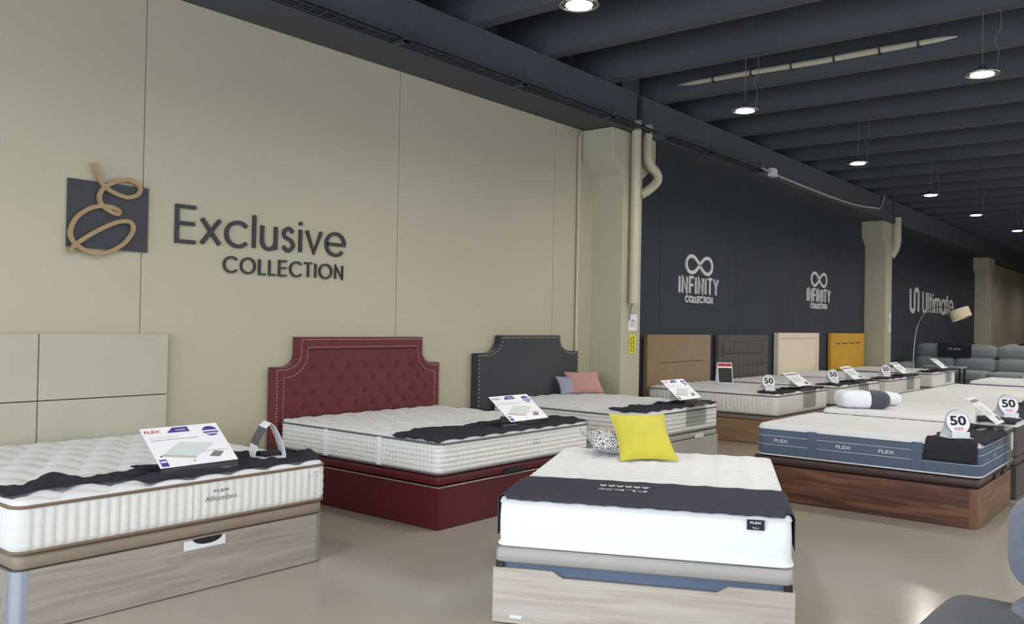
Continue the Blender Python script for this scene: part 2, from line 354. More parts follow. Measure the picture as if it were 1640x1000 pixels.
# pale cable duct on a joist face
t = thing('cable_duct', 'long pale cable duct fixed along a ceiling joist', 'cable duct', (0, 9.98, 4.60))
bm = bmesh.new(); tube(bm, [(-5.42, 0, 0), (-5.2, 0, -.002), (-4.4, 0, .0), (-3.6, 0, -.01), (-2.9, 0, .0), (-2.3, 0, .002), (-2.12, 0, .0)], [.008, .03, .034, .036, .038, .03, .008], 8); obj('duct_run', bm, 'duct', t, True)
for x in (-4.9, -4.4, -3.9, -3.4, -2.9, -2.5):
    bm = bmesh.new(); box(bm, x-.01, x+.01, -.045, .06, -.045, .045); obj('clip', bm, 'tray', t)

# ------------------------------------------------------------------ pendant lamps
def lamp(loc, label, seen=True, topz=4.45, power=45, first=[None]):
    t = thing('pendant_lamp', label, 'lamp', loc, 0, 'ceiling pendant lamps')
    if first[0] is None:
        bm = bmesh.new(); cyl(bm, (0, 0), .11, .0, .035, 32, .085); cyl(bm, (0, 0), .04, .035, .09, 20, .03); h = obj('housing', bm, 'tray', None, True, 40)
        bm = bmesh.new(); cyl(bm, (0, 0), .098, -.006, -.001, 32); d = obj('light_disc', bm, 'led', None)
        bm = bmesh.new(); tube(bm, [(.142*cos(a*pi/20), .142*sin(a*pi/20), .006) for a in range(40)], .012, 6, True)
        for a in range(24):
            c, s = cos(a*pi/12), sin(a*pi/12); tube(bm, [(.10*c, .10*s, .005), (.135*c, .135*s, .005)], .003, 4)
        rg = obj('outer_ring', bm, 'chrome', None, True)
        bm = bmesh.new(); tube(bm, [(0, 0, .09), (0, 0, topz-loc[2])], .004, 5); c1 = obj('suspension_cable', bm, 'wire', None)
        bm = bmesh.new(); tube(bm, [Vector((.10, .02, .03))]+catmull([(.11, .02, .05), (.13, .02, .2), (.10, 0, .3), (.15, 0, .42), (.14, 0, topz-loc[2])], 5), .004, 5); c2 = obj('power_cord', bm, 'wire', None)
        first[0] = [h, d, rg, c1, c2]; src = first[0]
        for o in src: o.parent = t
    else:
        for o in first[0]:
            c = o.copy(); COL.objects.link(c); c.parent = t
        off = abs((loc[1]-8.9+1.225*.5) % 1.225-1.225*.5)
        if off > .08:
            bm = bmesh.new(); tube(bm, [(0, 0, 4.45-loc[2]), (0, 0, 5.085-loc[2])], .004, 5); obj('suspension_cable', bm, 'wire', t)
    l = bpy.data.lights.new('lamp_light', 'SPOT'); l.energy = power; l.color = (1, .94, .87); l.spot_size = R(168); l.spot_blend = .6; l.shadow_soft_size = .11
    lo = bpy.data.objects.new('lamp_light', l); COL.objects.link(lo); lo.parent = t; lo.location = (0, 0, -.02)
    return t
LZ = 3.87; LP = 125
names = ['nearest pendant lamp, at the top edge above the black headboard', 'second pendant lamp of the wall row, over the nearer white figure-eight sign', 'third pendant lamp of the wall row, above the mustard headboard',
         'fourth pendant lamp of the wall row, past the second column', 'fifth pendant lamp of the wall row, above the wall lettering by the arc lamp', 'farthest pendant lamp, cut by the right edge of the picture']
for (x, y), nm in zip([(-3.69, 5.28), (-4.02, 8.96), (-3.98, 12.72), (-3.88, 16.4), (-3.80, 19.7), (-3.6, 23.2)], names): lamp((x, y, LZ), nm, power=LP)
lamp((-1.68, 8.9, LZ), 'pendant lamp nearer the aisle, top right above the walnut bed', power=LP)
for x in (-1.68, .7, 3.0, 5.4):  # extra unseen rows of the same lamp, added to light the room
    for y in (1.6, 5.28, 8.9, 12.7, 16.4, 20.1, 24, 28):
        if x == -1.68 and y == 8.9: continue
        lamp((x, y, LZ), 'round glowing pendant lamp added over the aisle, out of view, to light the room', power=LP)
for x, y in ((-3.8, 1.6), (-3.8, 27), (-3.8, 31), (-3.8, 36), (-3.8, 41)): lamp((x, y, LZ), 'round glowing pendant lamp added over the aisle, out of view, to light the room', power=LP)  # unseen lamps added along the wall row for more light

# ------------------------------------------------------------------ stroke lettering
def arc(cx, cy, rx, ry, a0, a1, n=18): return [(cx+rx*cos(R(a0+(a1-a0)*k/n)), cy+ry*sin(R(a0+(a1-a0)*k/n))) for k in range(n+1)]
G = {
 'E': (.56, [[(.56, 1), (.05, 1), (.05, 0), (.56, 0)], [(.05, .52), (.53, .52)]]),
 'x': (.56, [[(.02, .72), (.54, 0)], [(.54, .72), (.02, 0)]]),
 'c': (.66, [arc(.37, .36, .35, .36, 42, 318, 24)]),
 'l': (.10, [[(.05, 0), (.05, 1)]]),
 'u': (.54, [[(.05, .72)]+arc(.27, .25, .22, .25, 180, 360, 14), [(.49, .72), (.49, 0)]]),
 's': (.42, [catmull([(.37, .60), (.22, .72), (.07, .60), (.10, .44), (.30, .34), (.38, .17), (.22, 0), (.04, .13)], 6)]),
 'i': (.10, [[(.05, 0), (.05, .72)], [(.05, .86), (.05, .97)]]),
 'v': (.54, [[(.01, .72), (.27, .02), (.53, .72)]]),
 'e': (.70, [[(.02, .36), (.69, .36)]+arc(.36, .36, .34, .36, 8, 320, 26)]),
 'C': (.86, [arc(.50, .5, .45, .5, 42, 318, 24)]), 'O': (1.0, [('closed', arc(.50, .5, .45, .5, 0, 350, 30))]),
 'L': (.46, [[(.05, 1), (.05, 0), (.46, 0)]]), 'T': (.56, [[(.28, 0), (.28, 1)], [(.0, 1), (.56, 1)]]),
 'I': (.10, [[(.05, 0), (.05, 1)]]), 'N': (.66, [[(.05, 0), (.05, 1), (.61, 0), (.61, 1)]]), 'F': (.5, [[(.5, 1), (.05, 1), (.05, 0)], [(.05, .52), (.45, .52)]]),
 'Y': (.58, [[(.01, 1), (.29, .46), (.57, 1)], [(.29, .46), (.29, 0)]]),
 'U': (.60, [[(.05, 1)]+arc(.30, .25, .25, .25, 180, 360, 14)+[(.55, 1)]]),
 't': (.30, [[(.14, 0), (.14, .98)], [(.0, .72), (.30, .72)]]),
 'm': (.90, [[(.05, 0), (.05, .72)], [(.05, .5)]+arc(.26, .52, .20, .20, 180, 0, 12)+[(.46, 0)], [(.46, .5)]+arc(.66, .52, .20, .20, 180, 0, 12)+[(.86, 0)]]),
 'a': (.70, [('closed', arc(.34, .36, .31, .36, 0, 345, 24)), [(.66, .74), (.66, 0)]]),
}
def lettering(root, s, y0, y1, z0, cap, hw, m, gap=.14, x=WX, depth=.02):
    wid = sum(G[c][0] for c in s)+gap*(len(s)-1); k = (y1-y0)/wid; u = 0
    for c in s:
        bm = bmesh.new()
        for q_, st in enumerate(G[c][1]):
            cl = st[0] == 'closed'; pts = st[1] if cl else st
            ribbon(bm, [(y0+(u+p[0])*k, z0+p[1]*cap) for p in pts], hw, lambda a, b, d: (x+d, a, b), .001+.0007*q_, depth+.0012*q_, cl)
        obj('letter', bm, m, root); u += G[c][0]+gap
r1 = thing('wall_lettering', 'large charcoal lettering in two lines on the cream wall', 'sign', (0, 0, 0))
lettering(r1, 'Exclusive', 3.58, 5.27, 2.085, .275, .0155, 'dkletter', .16)
lettering(r1, 'COLLECTION', 4.01, 5.26, 1.868, .125, .0085, 'dkletter', .22)
def infinity(yc, zc, a, b, hw, root, m):
    bm = bmesh.new(); P = []
    for k in range(48):
        t = 2*pi*k/48; q = 1+sin(t)**2; P.append((yc+a*cos(t)/q, zc+b*2.9*sin(t)*cos(t)/q))
    ribbon(bm, P[-12:]+P[:13], hw, lambda u, v, d: (WX+d, u, v), .001, .02); ribbon(bm, P[12:37], hw, lambda u, v, d: (WX+d, u, v), .0015, .0212); obj('infinity_symbol', bm, m, root)
for (a, b, lab) in ((0, 0, 'nearer white figure-eight sign on the dark wall, above the brown headboard'), (5.31, .04, 'farther white figure-eight sign on the dark wall, above the white headboard')):
    r = thing('wall_lettering', lab, 'sign')
    infinity(12.42+a, 2.45+b, .44, .125, .027, r, 'wletter')
    lettering(r, 'INFINITY', 11.76+a, 13.08+a, 2.0+b, .25, .020, 'wletter', .26)
    lettering(r, 'COLLECTION', 11.97+a, 12.89+a, 1.865+b, .09, .0105, 'wletter', .22)
r = thing('wall_lettering', 'tall narrow white lettering with looped emblem, behind the arc lamp', 'sign')
bm = bmesh.new()
ribbon(bm, [(24.6, 2.60)]+arc(24.82, 2.12, .2, .12, 180, 360, 12)+arc(25.22, 2.48, .2, .12, 180, 0, 12)+[(25.42, 2.0)], .06, lambda a, b, d: (WX+d, a, b), .001, .02)
obj('emblem', bm, 'wletter', r)
lettering(r, 'Ultimate', 25.85, 29.45, 2.0, .56, .040, 'wletter', .16)
# square emblem
r = thing('wall_emblem', 'dark square plaque with bronze looping script E on cream wall', 'emblem', (WX, 2.76, 1.975))
bm = bmesh.new(); box(bm, .001, .02, 0, .595, 0, .485); obj('plaque', bm, 'panel', r)
SP = [(2.93, 2.59), (2.945, 2.53), (2.98, 2.47), (3.02, 2.42), (3.1, 2.385), (3.18, 2.37), (3.25, 2.395), (3.28, 2.44), (3.25, 2.48), (3.18, 2.5), (3.1, 2.48), (3.02, 2.43), (2.98, 2.38), (2.975, 2.33), (3.0, 2.285), (3.06, 2.25), (3.11, 2.24), (3.12, 2.26), (3.08, 2.28), (3.0, 2.285), (2.91, 2.26), (2.82, 2.19), (2.78, 2.11), (2.78, 2.04), (2.83, 1.98), (2.93, 1.94), (3.03, 1.95), (3.14, 2.01), (3.21, 2.09), (3.23, 2.15), (3.2, 2.19), (3.11, 2.18), (2.99, 2.12), (2.87, 2.04), (2.8, 1.98), (2.77, 1.93)]
bm = bmesh.new(); cp = [(p.x-2.76, p.y-1.975) for p in catmull([(a, b) for a, b in SP], 6)]
for k in range(0, len(cp)-1, 26): ribbon(bm, cp[k:k+28], .0148, lambda u, v, d, k=k: (d+k*.00003, u, v), .021, .045)
obj('script_letter', bm, 'gold', r)

# ------------------------------------------------------------------ bed pieces
# local bed frame: foot face at y=0 looking towards -y, head at +y, centre of foot at x=0
def perim(W, L, r, step):
    """closed rounded rectangle points with normals and arclength, starting mid-foot going +x"""
    P = []; s = 0
    def seg(a, b, nrm):
        nonlocal s
        l = hypot(b[0]-a[0], b[1]-a[1]); n = max(1, int(l/step))
        for k in range(n): P.append((a[0]+(b[0]-a[0])*k/n, a[1]+(b[1]-a[1])*k/n, nrm[0], nrm[1], s+l*k/n))
        s += l
    def crn(cx, cy, a0):
        nonlocal s
        n = 5
        for k in range(n):
            a = R(a0+90*k/n); P.append((cx+r*cos(a), cy+r*sin(a), cos(a), sin(a), s+r*pi/2*k/n))
        s += r*pi/2
    h = W/2
    seg((0, 0), (h-r, 0), (0, -1)); crn(h-r, r, -90); seg((h, r), (h, L-r), (1, 0)); crn(h-r, L-r, 0)
    seg((h-r, L), (-h+r, L), (0, 1)); crn(-h+r, L-r, 90); seg((-h, L-r), (-h, r), (-1, 0)); crn(-h+r, r, 180); seg((-h+r, 0), (0, 0), (0, -1))
    return P, s
def side_off(kind, s, t, foot):
    if kind == 'ribs': return .016*abs(sin(pi*s/.052))**.6 * (.7+.3*abs(sin(pi*t*4))**.5)
    if kind == 'blocks': return .011*(abs(sin(pi*s/.036))**.5)*(abs(sin(pi*t*6))**.4)
    if kind == 'hribs': return .010*abs(sin(pi*t*5))**.5
    if kind == 'smooth': return .004*sin(pi*t)
    return .006*sin(pi*t)
TOPS = {}
def top_h(kind, x, y):
    if kind == 'tuft':
        a, b = .235, .20; j = round(y/b); xo = (j % 2)*a/2; i = round((x-xo)/a); d = hypot(x-xo-i*a, (y-j*b))
        u = (x/a+y/(2*b)); v = (x/a-y/(2*b)); s = min(abs(u-round(u)), abs(v-round(v)))
        return -.036*math.exp(-(d/.055)**2)-.011*math.exp(-(s/.06)**2)
    if kind == 'wave':
        q = (y+.010*sin(2*pi*x/.17))/.105; return -.034*(1-abs(sin(pi*q)))-.004*(1-abs(sin(pi*x/.085)))
    if kind == 'fine':
        return .004*noise.noise(Vector((x*14, y*14, 1)))+.003*sin(pi*(y+.02*sin(9*x))/.09)**2
    return 0
def zprof(W, L, x, y, R0):
    d = min(W/2-abs(x), y, L-y)
    if d >= R0: return 0
    d = max(d, 0); return -R0*(1-sqrt(max(0, 1-(1-d/R0)**2)))
def mattress(label, loc, rz, W, L, z0, z1, side='ribs', top='tuft', mt='white', ms='whiteside', mp='piping', r=.06, R0=.035, res=.022, step=.011, group=None, bands=(), K=12):
    t = thing('mattress', label, 'mattress', (loc[0], loc[1], z0), rz, group); T = z1-z0
    P, S = perim(W, L, r, step); zt = T-R0
    v, f = [], []
    for k in range(K+1):
        tt = k/K
        for x, y, nx, ny, s in P:
            o = side_off(side, s, tt, y < .1); o *= min(1, tt*8, (1-tt)*8)
            for b0 in bands:
                if x < -W/2+.01 and abs(y-b0) < .02: o = .014
            v.append((x+nx*(o-.006), y+ny*(o-.006), .012+(zt-.012)*tt))
    n = len(P)
    for k in range(K):
        for i in range(n): f.append((k*n+i, k*n+(i+1) % n, (k+1)*n+(i+1) % n, (k+1)*n+i))
    f.append(tuple(range(n))[::-1]); f.append(tuple(range(K*n, K*n+n)))
    pydata('side_border', v, f, ms, t, True, 50)
    nx, ny = int(W/res), int(L/res); v, f = [], []
    for j in range(ny+1):
        for i in range(nx+1):
            # denser near the edge
            a = i/nx*2-1; b = j/ny*2-1
            a = math.copysign(1-(1-abs(a))**1.15, a); b = math.copysign(1-(1-abs(b))**1.15, b)
            x = a*W/2; y = L/2+b*L/2
            cx, cy = W/2-r, L/2-r
            if abs(x) > cx and abs(y-L/2) > cy:
                dx, dy = abs(x)-cx, abs(y-L/2)-cy; m_ = max(dx, dy); q = hypot(dx, dy)
                if q > 1e-6: dx, dy = dx/q*m_, dy/q*m_
                x = math.copysign(cx+dx, x); y = L/2+math.copysign(cy+dy, y-L/2); d = r-m_
            else: d = min(W/2-abs(x), L/2-abs(y-L/2))
            e = 0 if d >= R0 else -R0*(1-sqrt(max(0, 1-(1-max(d, 0)/R0)**2)))
            v.append((x, y, T+e+top_h(top, x, y)*min(1, d/.05)))
    for j in range(ny):
        for i in range(nx): q = j*(nx+1)+i; f.append((q, q+1, q+nx+2, q+nx+1))
    pydata('quilted_top', v, f, mt, t, True)
    if mp:
        for nm, z in (('top_piping', zt), ('bottom_piping', .012)):
            bm = bmesh.new(); tube(bm, [(x+a*.003, y+b*.003, z) for x, y, a, b, s in P], .0085, 6, True); obj(nm, bm, mp, t, True)
    TOPS[t.name] = (W, L, T, R0, top)
    return t
def runner(label, mt, y0f, y1f, xa, xb, dropa=0, dropb=0, fold=.012, name='bed_runner', m='cloth', ripple=0, dropfoot=0, group=None, nx=90, ny=26, seed=0, lift=.006):
    W, L, T, R0, top = TOPS[mt.name]
    t = bpy.data.objects.new(name, bpy.data.meshes.new(name)); v, f = [], []
    sa, sb = xa-dropa, xb+dropb
    for j in range(ny+1):
        for i in range(nx+1):
            s = sa+(sb-sa)*i/nx; q = j/ny
            y = y0f(s)*(1-q)+y1f(s)*q
            x = s; dz = 0
            if dropb and s > W/2-.02: k = s-(W/2-.02); a = min(k/.03, pi/2); x = W/2-.026+.03*sin(a)+.002; dz = -.03*(1-cos(a))-max(0, k-.03*pi/2)
            if dropa and s < -W/2+.02: k = -s-(W/2-.02); a = min(k/.03, pi/2); x = -(W/2-.026+.03*sin(a)+.002); dz = -.03*(1-cos(a))-max(0, k-.03*pi/2)
            yy = max(y, .004); h = zprof(W, L, min(abs(x), W/2-.005)*.98 if dz else x, yy, R0) if not dz else 0
            fo = 0
            if y < 0: fo = y; y = -.014; h = 0; 
            n1 = noise.noise(Vector((s*5+seed, y*9, seed)))+.5*noise.noise(Vector((s*13+seed, y*22, 3+seed)))
            z = T+dz+fo+(h*.6 if not fo else 0)+lift+(top_h(top, x, yy)*.25 if not dz else 0)
            if ripple: z += ripple*max(0, n1+.15)*min(1, (j/ny)*6+.2)*(1 if not dz else .2)
            else: z += fold*.4*max(0, n1)
            if dz: x += math.copysign(.002*(1+n1), x)
            v.append((x, y, z))
    for j in range(ny):
        for i in range(nx): q = j*(nx+1)+i; f.append((q, q+1, q+nx+2, q+nx+1))
    me = t.data; me.from_pydata(v, [], f); me.materials.append(M[m]); me.polygons.foreach_set('use_smooth', [True]*len(me.polygons))
    COL.objects.link(t); t.location = mt.location; t.rotation_euler = mt.rotation_euler
    md = t.modifiers.new('thickness', 'SOLIDIFY'); md.thickness = .004; md.offset = 1
    return tag(t, label, 'bed runner', group)
def base(label, loc, rz, W, L, hb, l0, l1, mb, mside, ml, post=None, pr=.05, inset=.0, lidin=.01, group=None, cut=None, lidr=.05, gapm='black'):
    t = thing('divan', label, 'bed base', (loc[0], loc[1], 0), rz, group); h = W/2; g = pr if post else .0
    bm = bmesh.new(); 
    if cut:
        c0, c1, cd_ = cut
        prism(bm, [(-h+g, .005), (h-g, .005), (h-g, hb), (c1, hb), (c1-.05, hb-cd_), (c0+.05, hb-cd_), (c0, hb), (-h+g, hb)], lambda u, v, d: (u, d, v), 0, .022)
    else: box(bm, -h+g, h-g, 0, .022, .005, hb, bev=.002)
    obj('foot_panel', bm, mb, t)
    for sx in (-1, 1):
        bm = bmesh.new(); a, b = sorted((sx*h, sx*(h-.022))); box(bm, a, b, g if g else .0225, L-g, .005, hb, bev=.002); obj('side_panel', bm, mside, t)
    bm = bmesh.new(); box(bm, -h+.03, h-.03, L-.022, L, .005, hb); obj('head_panel', bm, mb, t)
    if post:
        for sx in (-1, 1):
            for yy, a0 in ((pr, 180 if sx < 0 else 270), (L-pr, 90 if sx < 0 else 0)):
                bm = bmesh.new(); cx = sx*(h-pr); pts = [(cx, yy)]+[(cx+pr*cos(R(a0+90*k/8)), yy+pr*sin(R(a0+90*k/8))) for k in range(9)]
                prism(bm, pts, lambda u, v, d: (u, v, d), .004, hb); obj('corner_post', bm, post, t, True, 40)
    bm = bmesh.new(); box(bm, -h+.03, h-.03, .03, L-.03, hb-.03, l0+.002); obj('inner_frame', bm, gapm, t)
    P, S = perim(W-2*lidin, L-lidin, lidr, .1); bm = bmesh.new(); rings = []
    for z, o in ((l0, -.012), (l0+.012, 0), (l1-.012, 0), (l1, -.012)): rings.append([bm.verts.new((x+a*o, y+lidin/2+b*o, z)) for x, y, a, b, s in P])
    n = len(P)
    for a, b in zip(rings[:-1], rings[1:]):
        for i in range(n): bm.faces.new((a[i], a[(i+1) % n], b[(i+1) % n], b[i]))
    bm.faces.new(rings[0][::-1]); bm.faces.new(rings[-1]); obj('upholstered_lid', bm, ml, t, True, 50)
    return t
WR = pi/2      # beds facing the aisle from the wall
FX = -4.29
def wallbed(y0, y1, fx=FX): return (fx, (y0+y1)/2), y1-y0

# --- bed 1: left foreground
loc, W = wallbed(1.68, 3.49)
b = base('grey oak storage base with taupe lid at the left edge', loc, WR, W, 1.9, .295, .298, .368, 'oakgrey', 'oakgrey', 'taupe', 'post', .07)
b1 = b
mkbox('card_tag', (.02+.35-.42, .27+.35-.42, -.004, -.001, .235, .285), 'card', b)
bm = bmesh.new(); prism(bm, [(.02-.07+.03+.11+.09*cos(R(180+180*k/12)), .29+.035*sin(R(180+180*k/12))) for k in range(13)], lambda u, v, d: (u, d, v), -.006, -.0045); obj('pull_slot', bm, 'black', b)
m1 = mattress('white ribbed mattress with brown piping at the left edge', loc, WR, W, 1.9, .37, .625, 'ribs', 'tuft', mp='piping', R0=.03, step=.0085)
text('FLEX', (.16, -.015, .16), (1, 0, 0), (0, 0, 1), .016, 'dkletter', m1, 'brand_text', .10, .003, bold=.01)
text('Alhambra', (.16, -.015, .115), (1, 0, 0), (0, 0, 1), .03, 'greyink', m1, 'brand_text', .20, .003)
def side_tag(mt, x, z=.19):
    bm = bmesh.new(); box(bm, x-.03, x+.03, -.022, -.012, z-.018, z+.018, bev=.003); o = obj('fabric_tag', bm, 'card', mt); text('FLEX', (x, -.0225, z-.006), (1, 0, 0), (0, 0, 1), .010, 'ink', o, 'tag_text', .04)
side_tag(m1, W/2-.10)
n_ = lambda s, k, a: a*noise.noise(Vector((s*4+k, k*3.1, k)))
runner('crumpled charcoal runner on the left edge mattress', m1, lambda s: .02+(.10+.10*max(0, sin((s+.9)*4.6)) if s < -.25 else 0), lambda s: .5+n_(s, 1, .16)-(.12 if s < -.1 else 0), -W/2+.02, W/2-.005, ripple=.045, seed=2, nx=120, ny=30, dropb=.0)
# headboard grey panels
t = thing('headboard', 'pale grey headboard of four flat panels at the left edge', 'headboard', (WX, 0, 0))
for a, b_ in ((1.60, 2.566), (2.574, 3.51)):
    for z0_, z1_ in ((.02, .896), (.904, 1.36)):
        bm = bmesh.new(); box(bm, .022, .075, a, b_, z0_, z1_, bev=.006); obj('padded_panel', bm, 'greyhb', t)
bm = bmesh.new(); box(bm, .002, .05, 1.60, 3.51, 0, 1.355); obj('backing_board', bm, 'hbseam', t)

# --- bed 2: red
loc, W = wallbed(4.50, 6.42)
b = base('burgundy upholstered storage base between the two front beds', loc, WR, W, 1.88, .30, .312, .385, 'redbase', 'redbase', 'redbase', lidin=.004, lidr=.02, gapm='redbase')
P, S = perim(W, 1.88, .004, .2); bm = bmesh.new(); tube(bm, [(x+a*.002, y+b_*.002, .305) for x, y, a, b_, s in P], .006, 6, True); obj('silver_zip', bm, 'silver', b, True)
mkbox('pull_handle', (-.22, .0, -.012, .004, .318, .36), 'black', b, .003)
m2 = mattress('white mattress with grey piping on the burgundy base', loc, WR, W-.01, 1.875, .388, .645, 'blocks', 'tuft', mp='gpiping', R0=.03, bands=(.62, 1.25), K=36, step=.0065)
for yb in (.62, 1.25):
    bm = bmesh.new(); box(bm, -W/2-.012, -W/2+.006, yb-.022, yb+.022, .015, .225, bev=.004); obj('handle_strap', bm, 'brightside', m2)
text('FLEX', (.17, -.012, .155), (1, 0, 0), (0, 0, 1), .010, 'ink', m2, 'brand_text', .06, .003); text('Royal', (.17, -.012, .13), (1, 0, 0), (0, 0, 1), .02, 'greyink', m2, 'brand_text', .09, .003)
side_tag(m2, W/2-.12)
runner('charcoal runner draped over the mattress on the burgundy base', m2, lambda s: .005, lambda s: .50+n_(s, 5, .10)+(.14*max(0, (s+.2))), -W/2-.02, W/2-.01, ripple=.02, seed=8, dropa=.0)
def hb_outline(w, hs, ht, a, rx, ry, d=0, n=10, bot=0.0):
    L_ = [(-w/2+d, bot), (-w/2+d, hs-d), (-w/2+a, hs-d)]
    cx, cy = -w/2+a, hs+ry
    for k in range(1, n+1):
        an = R(-90+90*k/n); L_.append((cx+(rx+d)*cos(an), cy+(ry+d)*sin(an)))
    L_.append((cx+rx+d, ht-d)); return L_+[(-x, z) for x, z in L_[::-1]]
def inside(p, poly):
    c = False; j = len(poly)-1
    for i in range(len(poly)):
        if (poly[i][1] > p[1]) != (poly[j][1] > p[1]) and p[0] < (poly[j][0]-poly[i][0])*(p[1]-poly[i][1])/(poly[j][1]-poly[i][1])+poly[i][0]: c = not c
        j = i
    return c
def studs(t, lines, sp=.026, r=.0065, y=-.003):
    for ln in lines:
        bm = bmesh.new(); acc = 0
        for p, q in zip(ln[:-1], ln[1:]):
            l = hypot(q[0]-p[0], q[1]-p[1]); s = acc
            while s < l:
                u = s/l; c = (p[0]+(q[0]-p[0])*u, p[1]+(q[1]-p[1])*u)
                bmesh.ops.create_uvsphere(bm, u_segments=6, v_segments=4, radius=r, matrix=Matrix.Translation((c[0], y, c[1]))); s += sp
            acc = s-l
        obj('nailhead_trim', bm, 'stud', t, True)
yc = (4.47+6.50)/2; w_ = 2.03
t = thing('headboard', 'burgundy velvet headboard with tufted buttons and scooped corners', 'headboard', (WX+.10, yc, 0), WR)
out = hb_outline(w_, 1.075, 1.335, .10, .15, .12, 0); inn = hb_outline(w_, 1.075, 1.335, .10, .15, .12, .115)
bm = bmesh.new(); prism(bm, out, lambda u, v, d: (u, d, v), .03, .095); obj('backing', bm, 'red', t)
# ring border
v, f = [], []; n = len(out)
for d_, o_ in ((0, 0.0),):
    mid = [hb_outline(w_, 1.075, 1.335, .10, .15, .12, dd) for dd in (0, .006, .018, .097, .109, .115)]; ys = (.03, .008, 0, 0, .008, .03)
    for ring, y in zip(mid, ys): v += [(u, y, z) for u, z in ring]
    for k in range(5):
        for i in range(n-1): f.append((k*n+i, k*n+i+1, (k+1)*n+i+1, (k+1)*n+i))
pydata('padded_border', v, f, 'red', t, True, 60)
# tufted field
btn = []; pa, pb = .2, .115
for j in range(-3, 6):
    for i in range(-5, 6):
        u = i*pa+(j % 2)*pa/2; z = .83+j*pb
        if abs(u) < .83 and z < 1.17 and inside((u, z), hb_outline(w_, 1.075, 1.335, .10, .15, .12, .17)): btn.append((u, z))
v, f, idx = [], [], {}; g = .0125; nx, nz = int(1.84/g), int(1.20/g)
for j in range(nz+1):
    for i in range(nx+1):
        u = -.92+i*g; z = .03+j*g
        d = 1
        for bu, bz in btn:
            if abs(bu-u) < .12 and abs(bz-z) < .12: d = min(d, hypot(bu-u, bz-z))
        A, B = u/pa+(z-.83)/(2*pb), u/pa-(z-.83)/(2*pb); s = min(abs(A-round(A)), abs(B-round(B)))
        y = .006+.046*math.exp(-(d/.024)**2)+.007*math.exp(-(s/.07)**2)*(1 if d < .14 else .0)
        idx[i, j] = len(v); v.append((u, y, z))
for j in range(nz):
    for i in range(nx):
        if inside((-.92+(i+.5)*g, .03+(j+.5)*g), hb_outline(w_, 1.075, 1.335, .10, .15, .12, .104, bot=.01)): f.append((idx[i, j], idx[i+1, j], idx[i+1, j+1], idx[i, j+1]))
pydata('tufted_field', v, f, 'red', t, True)
bm0 = bmesh.new(); bmesh.ops.create_uvsphere(bm0, u_segments=10, v_segments=6, radius=.011); mb = None
for bu, bz in btn:
    if mb is None: o = obj('button', bm0, 'red', t, True); mb = o
    else: o = mb.copy(); COL.objects.link(o); o.parent = t
    o.location = (bu, .044, bz)
studs(t, [hb_outline(w_, 1.075, 1.335, .10, .15, .12, .022), hb_outline(w_, 1.075, 1.335, .10, .15, .12, .09)], sp=.0235, r=.0055)

# --- bed 3: charcoal headboard
yc = (7.08+9.0)/2; w_ = 1.92
t = thing('headboard', 'plain charcoal velvet headboard with nailhead edge and scooped corners', 'headboard', (WX+.10, yc, 0), WR)
def ob3(d): return hb_outline(w_, 1.155, 1.35, .17, .22, .16, d)
bm = bmesh.new(); prism(bm, ob3(0), lambda u, v, d: (u, d, v), .0, .095); bmesh.ops.bevel(bm, geom=list(bm.edges), offset=.008, segments=2, affect='EDGES'); obj('padded_panel', bm, 'navy', t, True, 50)
studs(t, [ob3(.025)], sp=.045, r=.008, y=-.002)
loc, W = wallbed(7.30, 8.98)
b3 = base('pale grey lacquered bed base under the charcoal headboard bed', loc, WR, W, 1.9, .30, .305, .37, 'lacquer', 'lacquer', 'lacquer', lidin=.01, lidr=.02)
mkbox('pull_tag', (W/2-.55, W/2-.37, -.012, .0, .30, .345), 'card', b3, .003)
m3 = mattress('cream and white mattress in front of the charcoal headboard', loc, WR, W, 1.875, .372, .655, 'hribs', 'tuft', mp='gpiping', R0=.05, K=30)
runner('charcoal runner across the mattress by the charcoal headboard', m3, lambda s: .01, lambda s: .34+n_(s, 9, .12), -W/2+.01, W/2-.005, ripple=.022, seed=13)

# --- infinity bay beds A-D
def farbed(y0, y1, lab_m, lab_b, lab_r, mb='oakwarm', ml='taupe', side='ribs', seed=1, z1=.65, rx0=None):
    loc, W = wallbed(y0, y1)
    base(lab_b, loc, WR, W, 1.87, .295, .30, .36, mb, 'oakwarm' if mb == 'oakwarm' else mb, ml, lidin=.01, lidr=.05, gapm='seam')
    m = mattress(lab_m, loc, WR, W, 1.87, .362, z1, side, 'tuft', mp='gpiping', res=.035, step=.014, R0=.03)
    runner(lab_r, m, lambda s: .01+max(0, n_(s, seed+3, .08)), lambda s: .32+n_(s, seed, .14), -W/2+.02 if rx0 is None else rx0, W/2-.01, ripple=.03, seed=seed, nx=60, ny=14)
    return m
mA = farbed(10.66, 12.50, 'white ribbed mattress in front of the brown suede headboard', 'warm oak bed base nearest beyond the first column', 'charcoal runner on the bed before the brown suede headboard', seed=21)
mB = farbed(12.98, 15.0, 'white mattress in front of the cream board headboard', 'warm oak bed base second beyond the first column', 'rumpled charcoal runner on the bed before the cream headboard', seed=31)
mC = farbed(15.45, 17.6, 'white mattress in front of the mustard headboard', 'warm oak bed base before the mustard headboard', 'charcoal runner on the bed before the mustard headboard', ml='greyhb2', side='smooth', seed=41)
mD = farbed(18.55, 20.4, 'white mattress beside the slate sofa, last of the wall row', 'pale grey bed base beside the slate sofa', 'charcoal runner on the last bed of the wall row', mb='lacquer', ml='lacquer', side='smooth', seed=51, z1=.66)
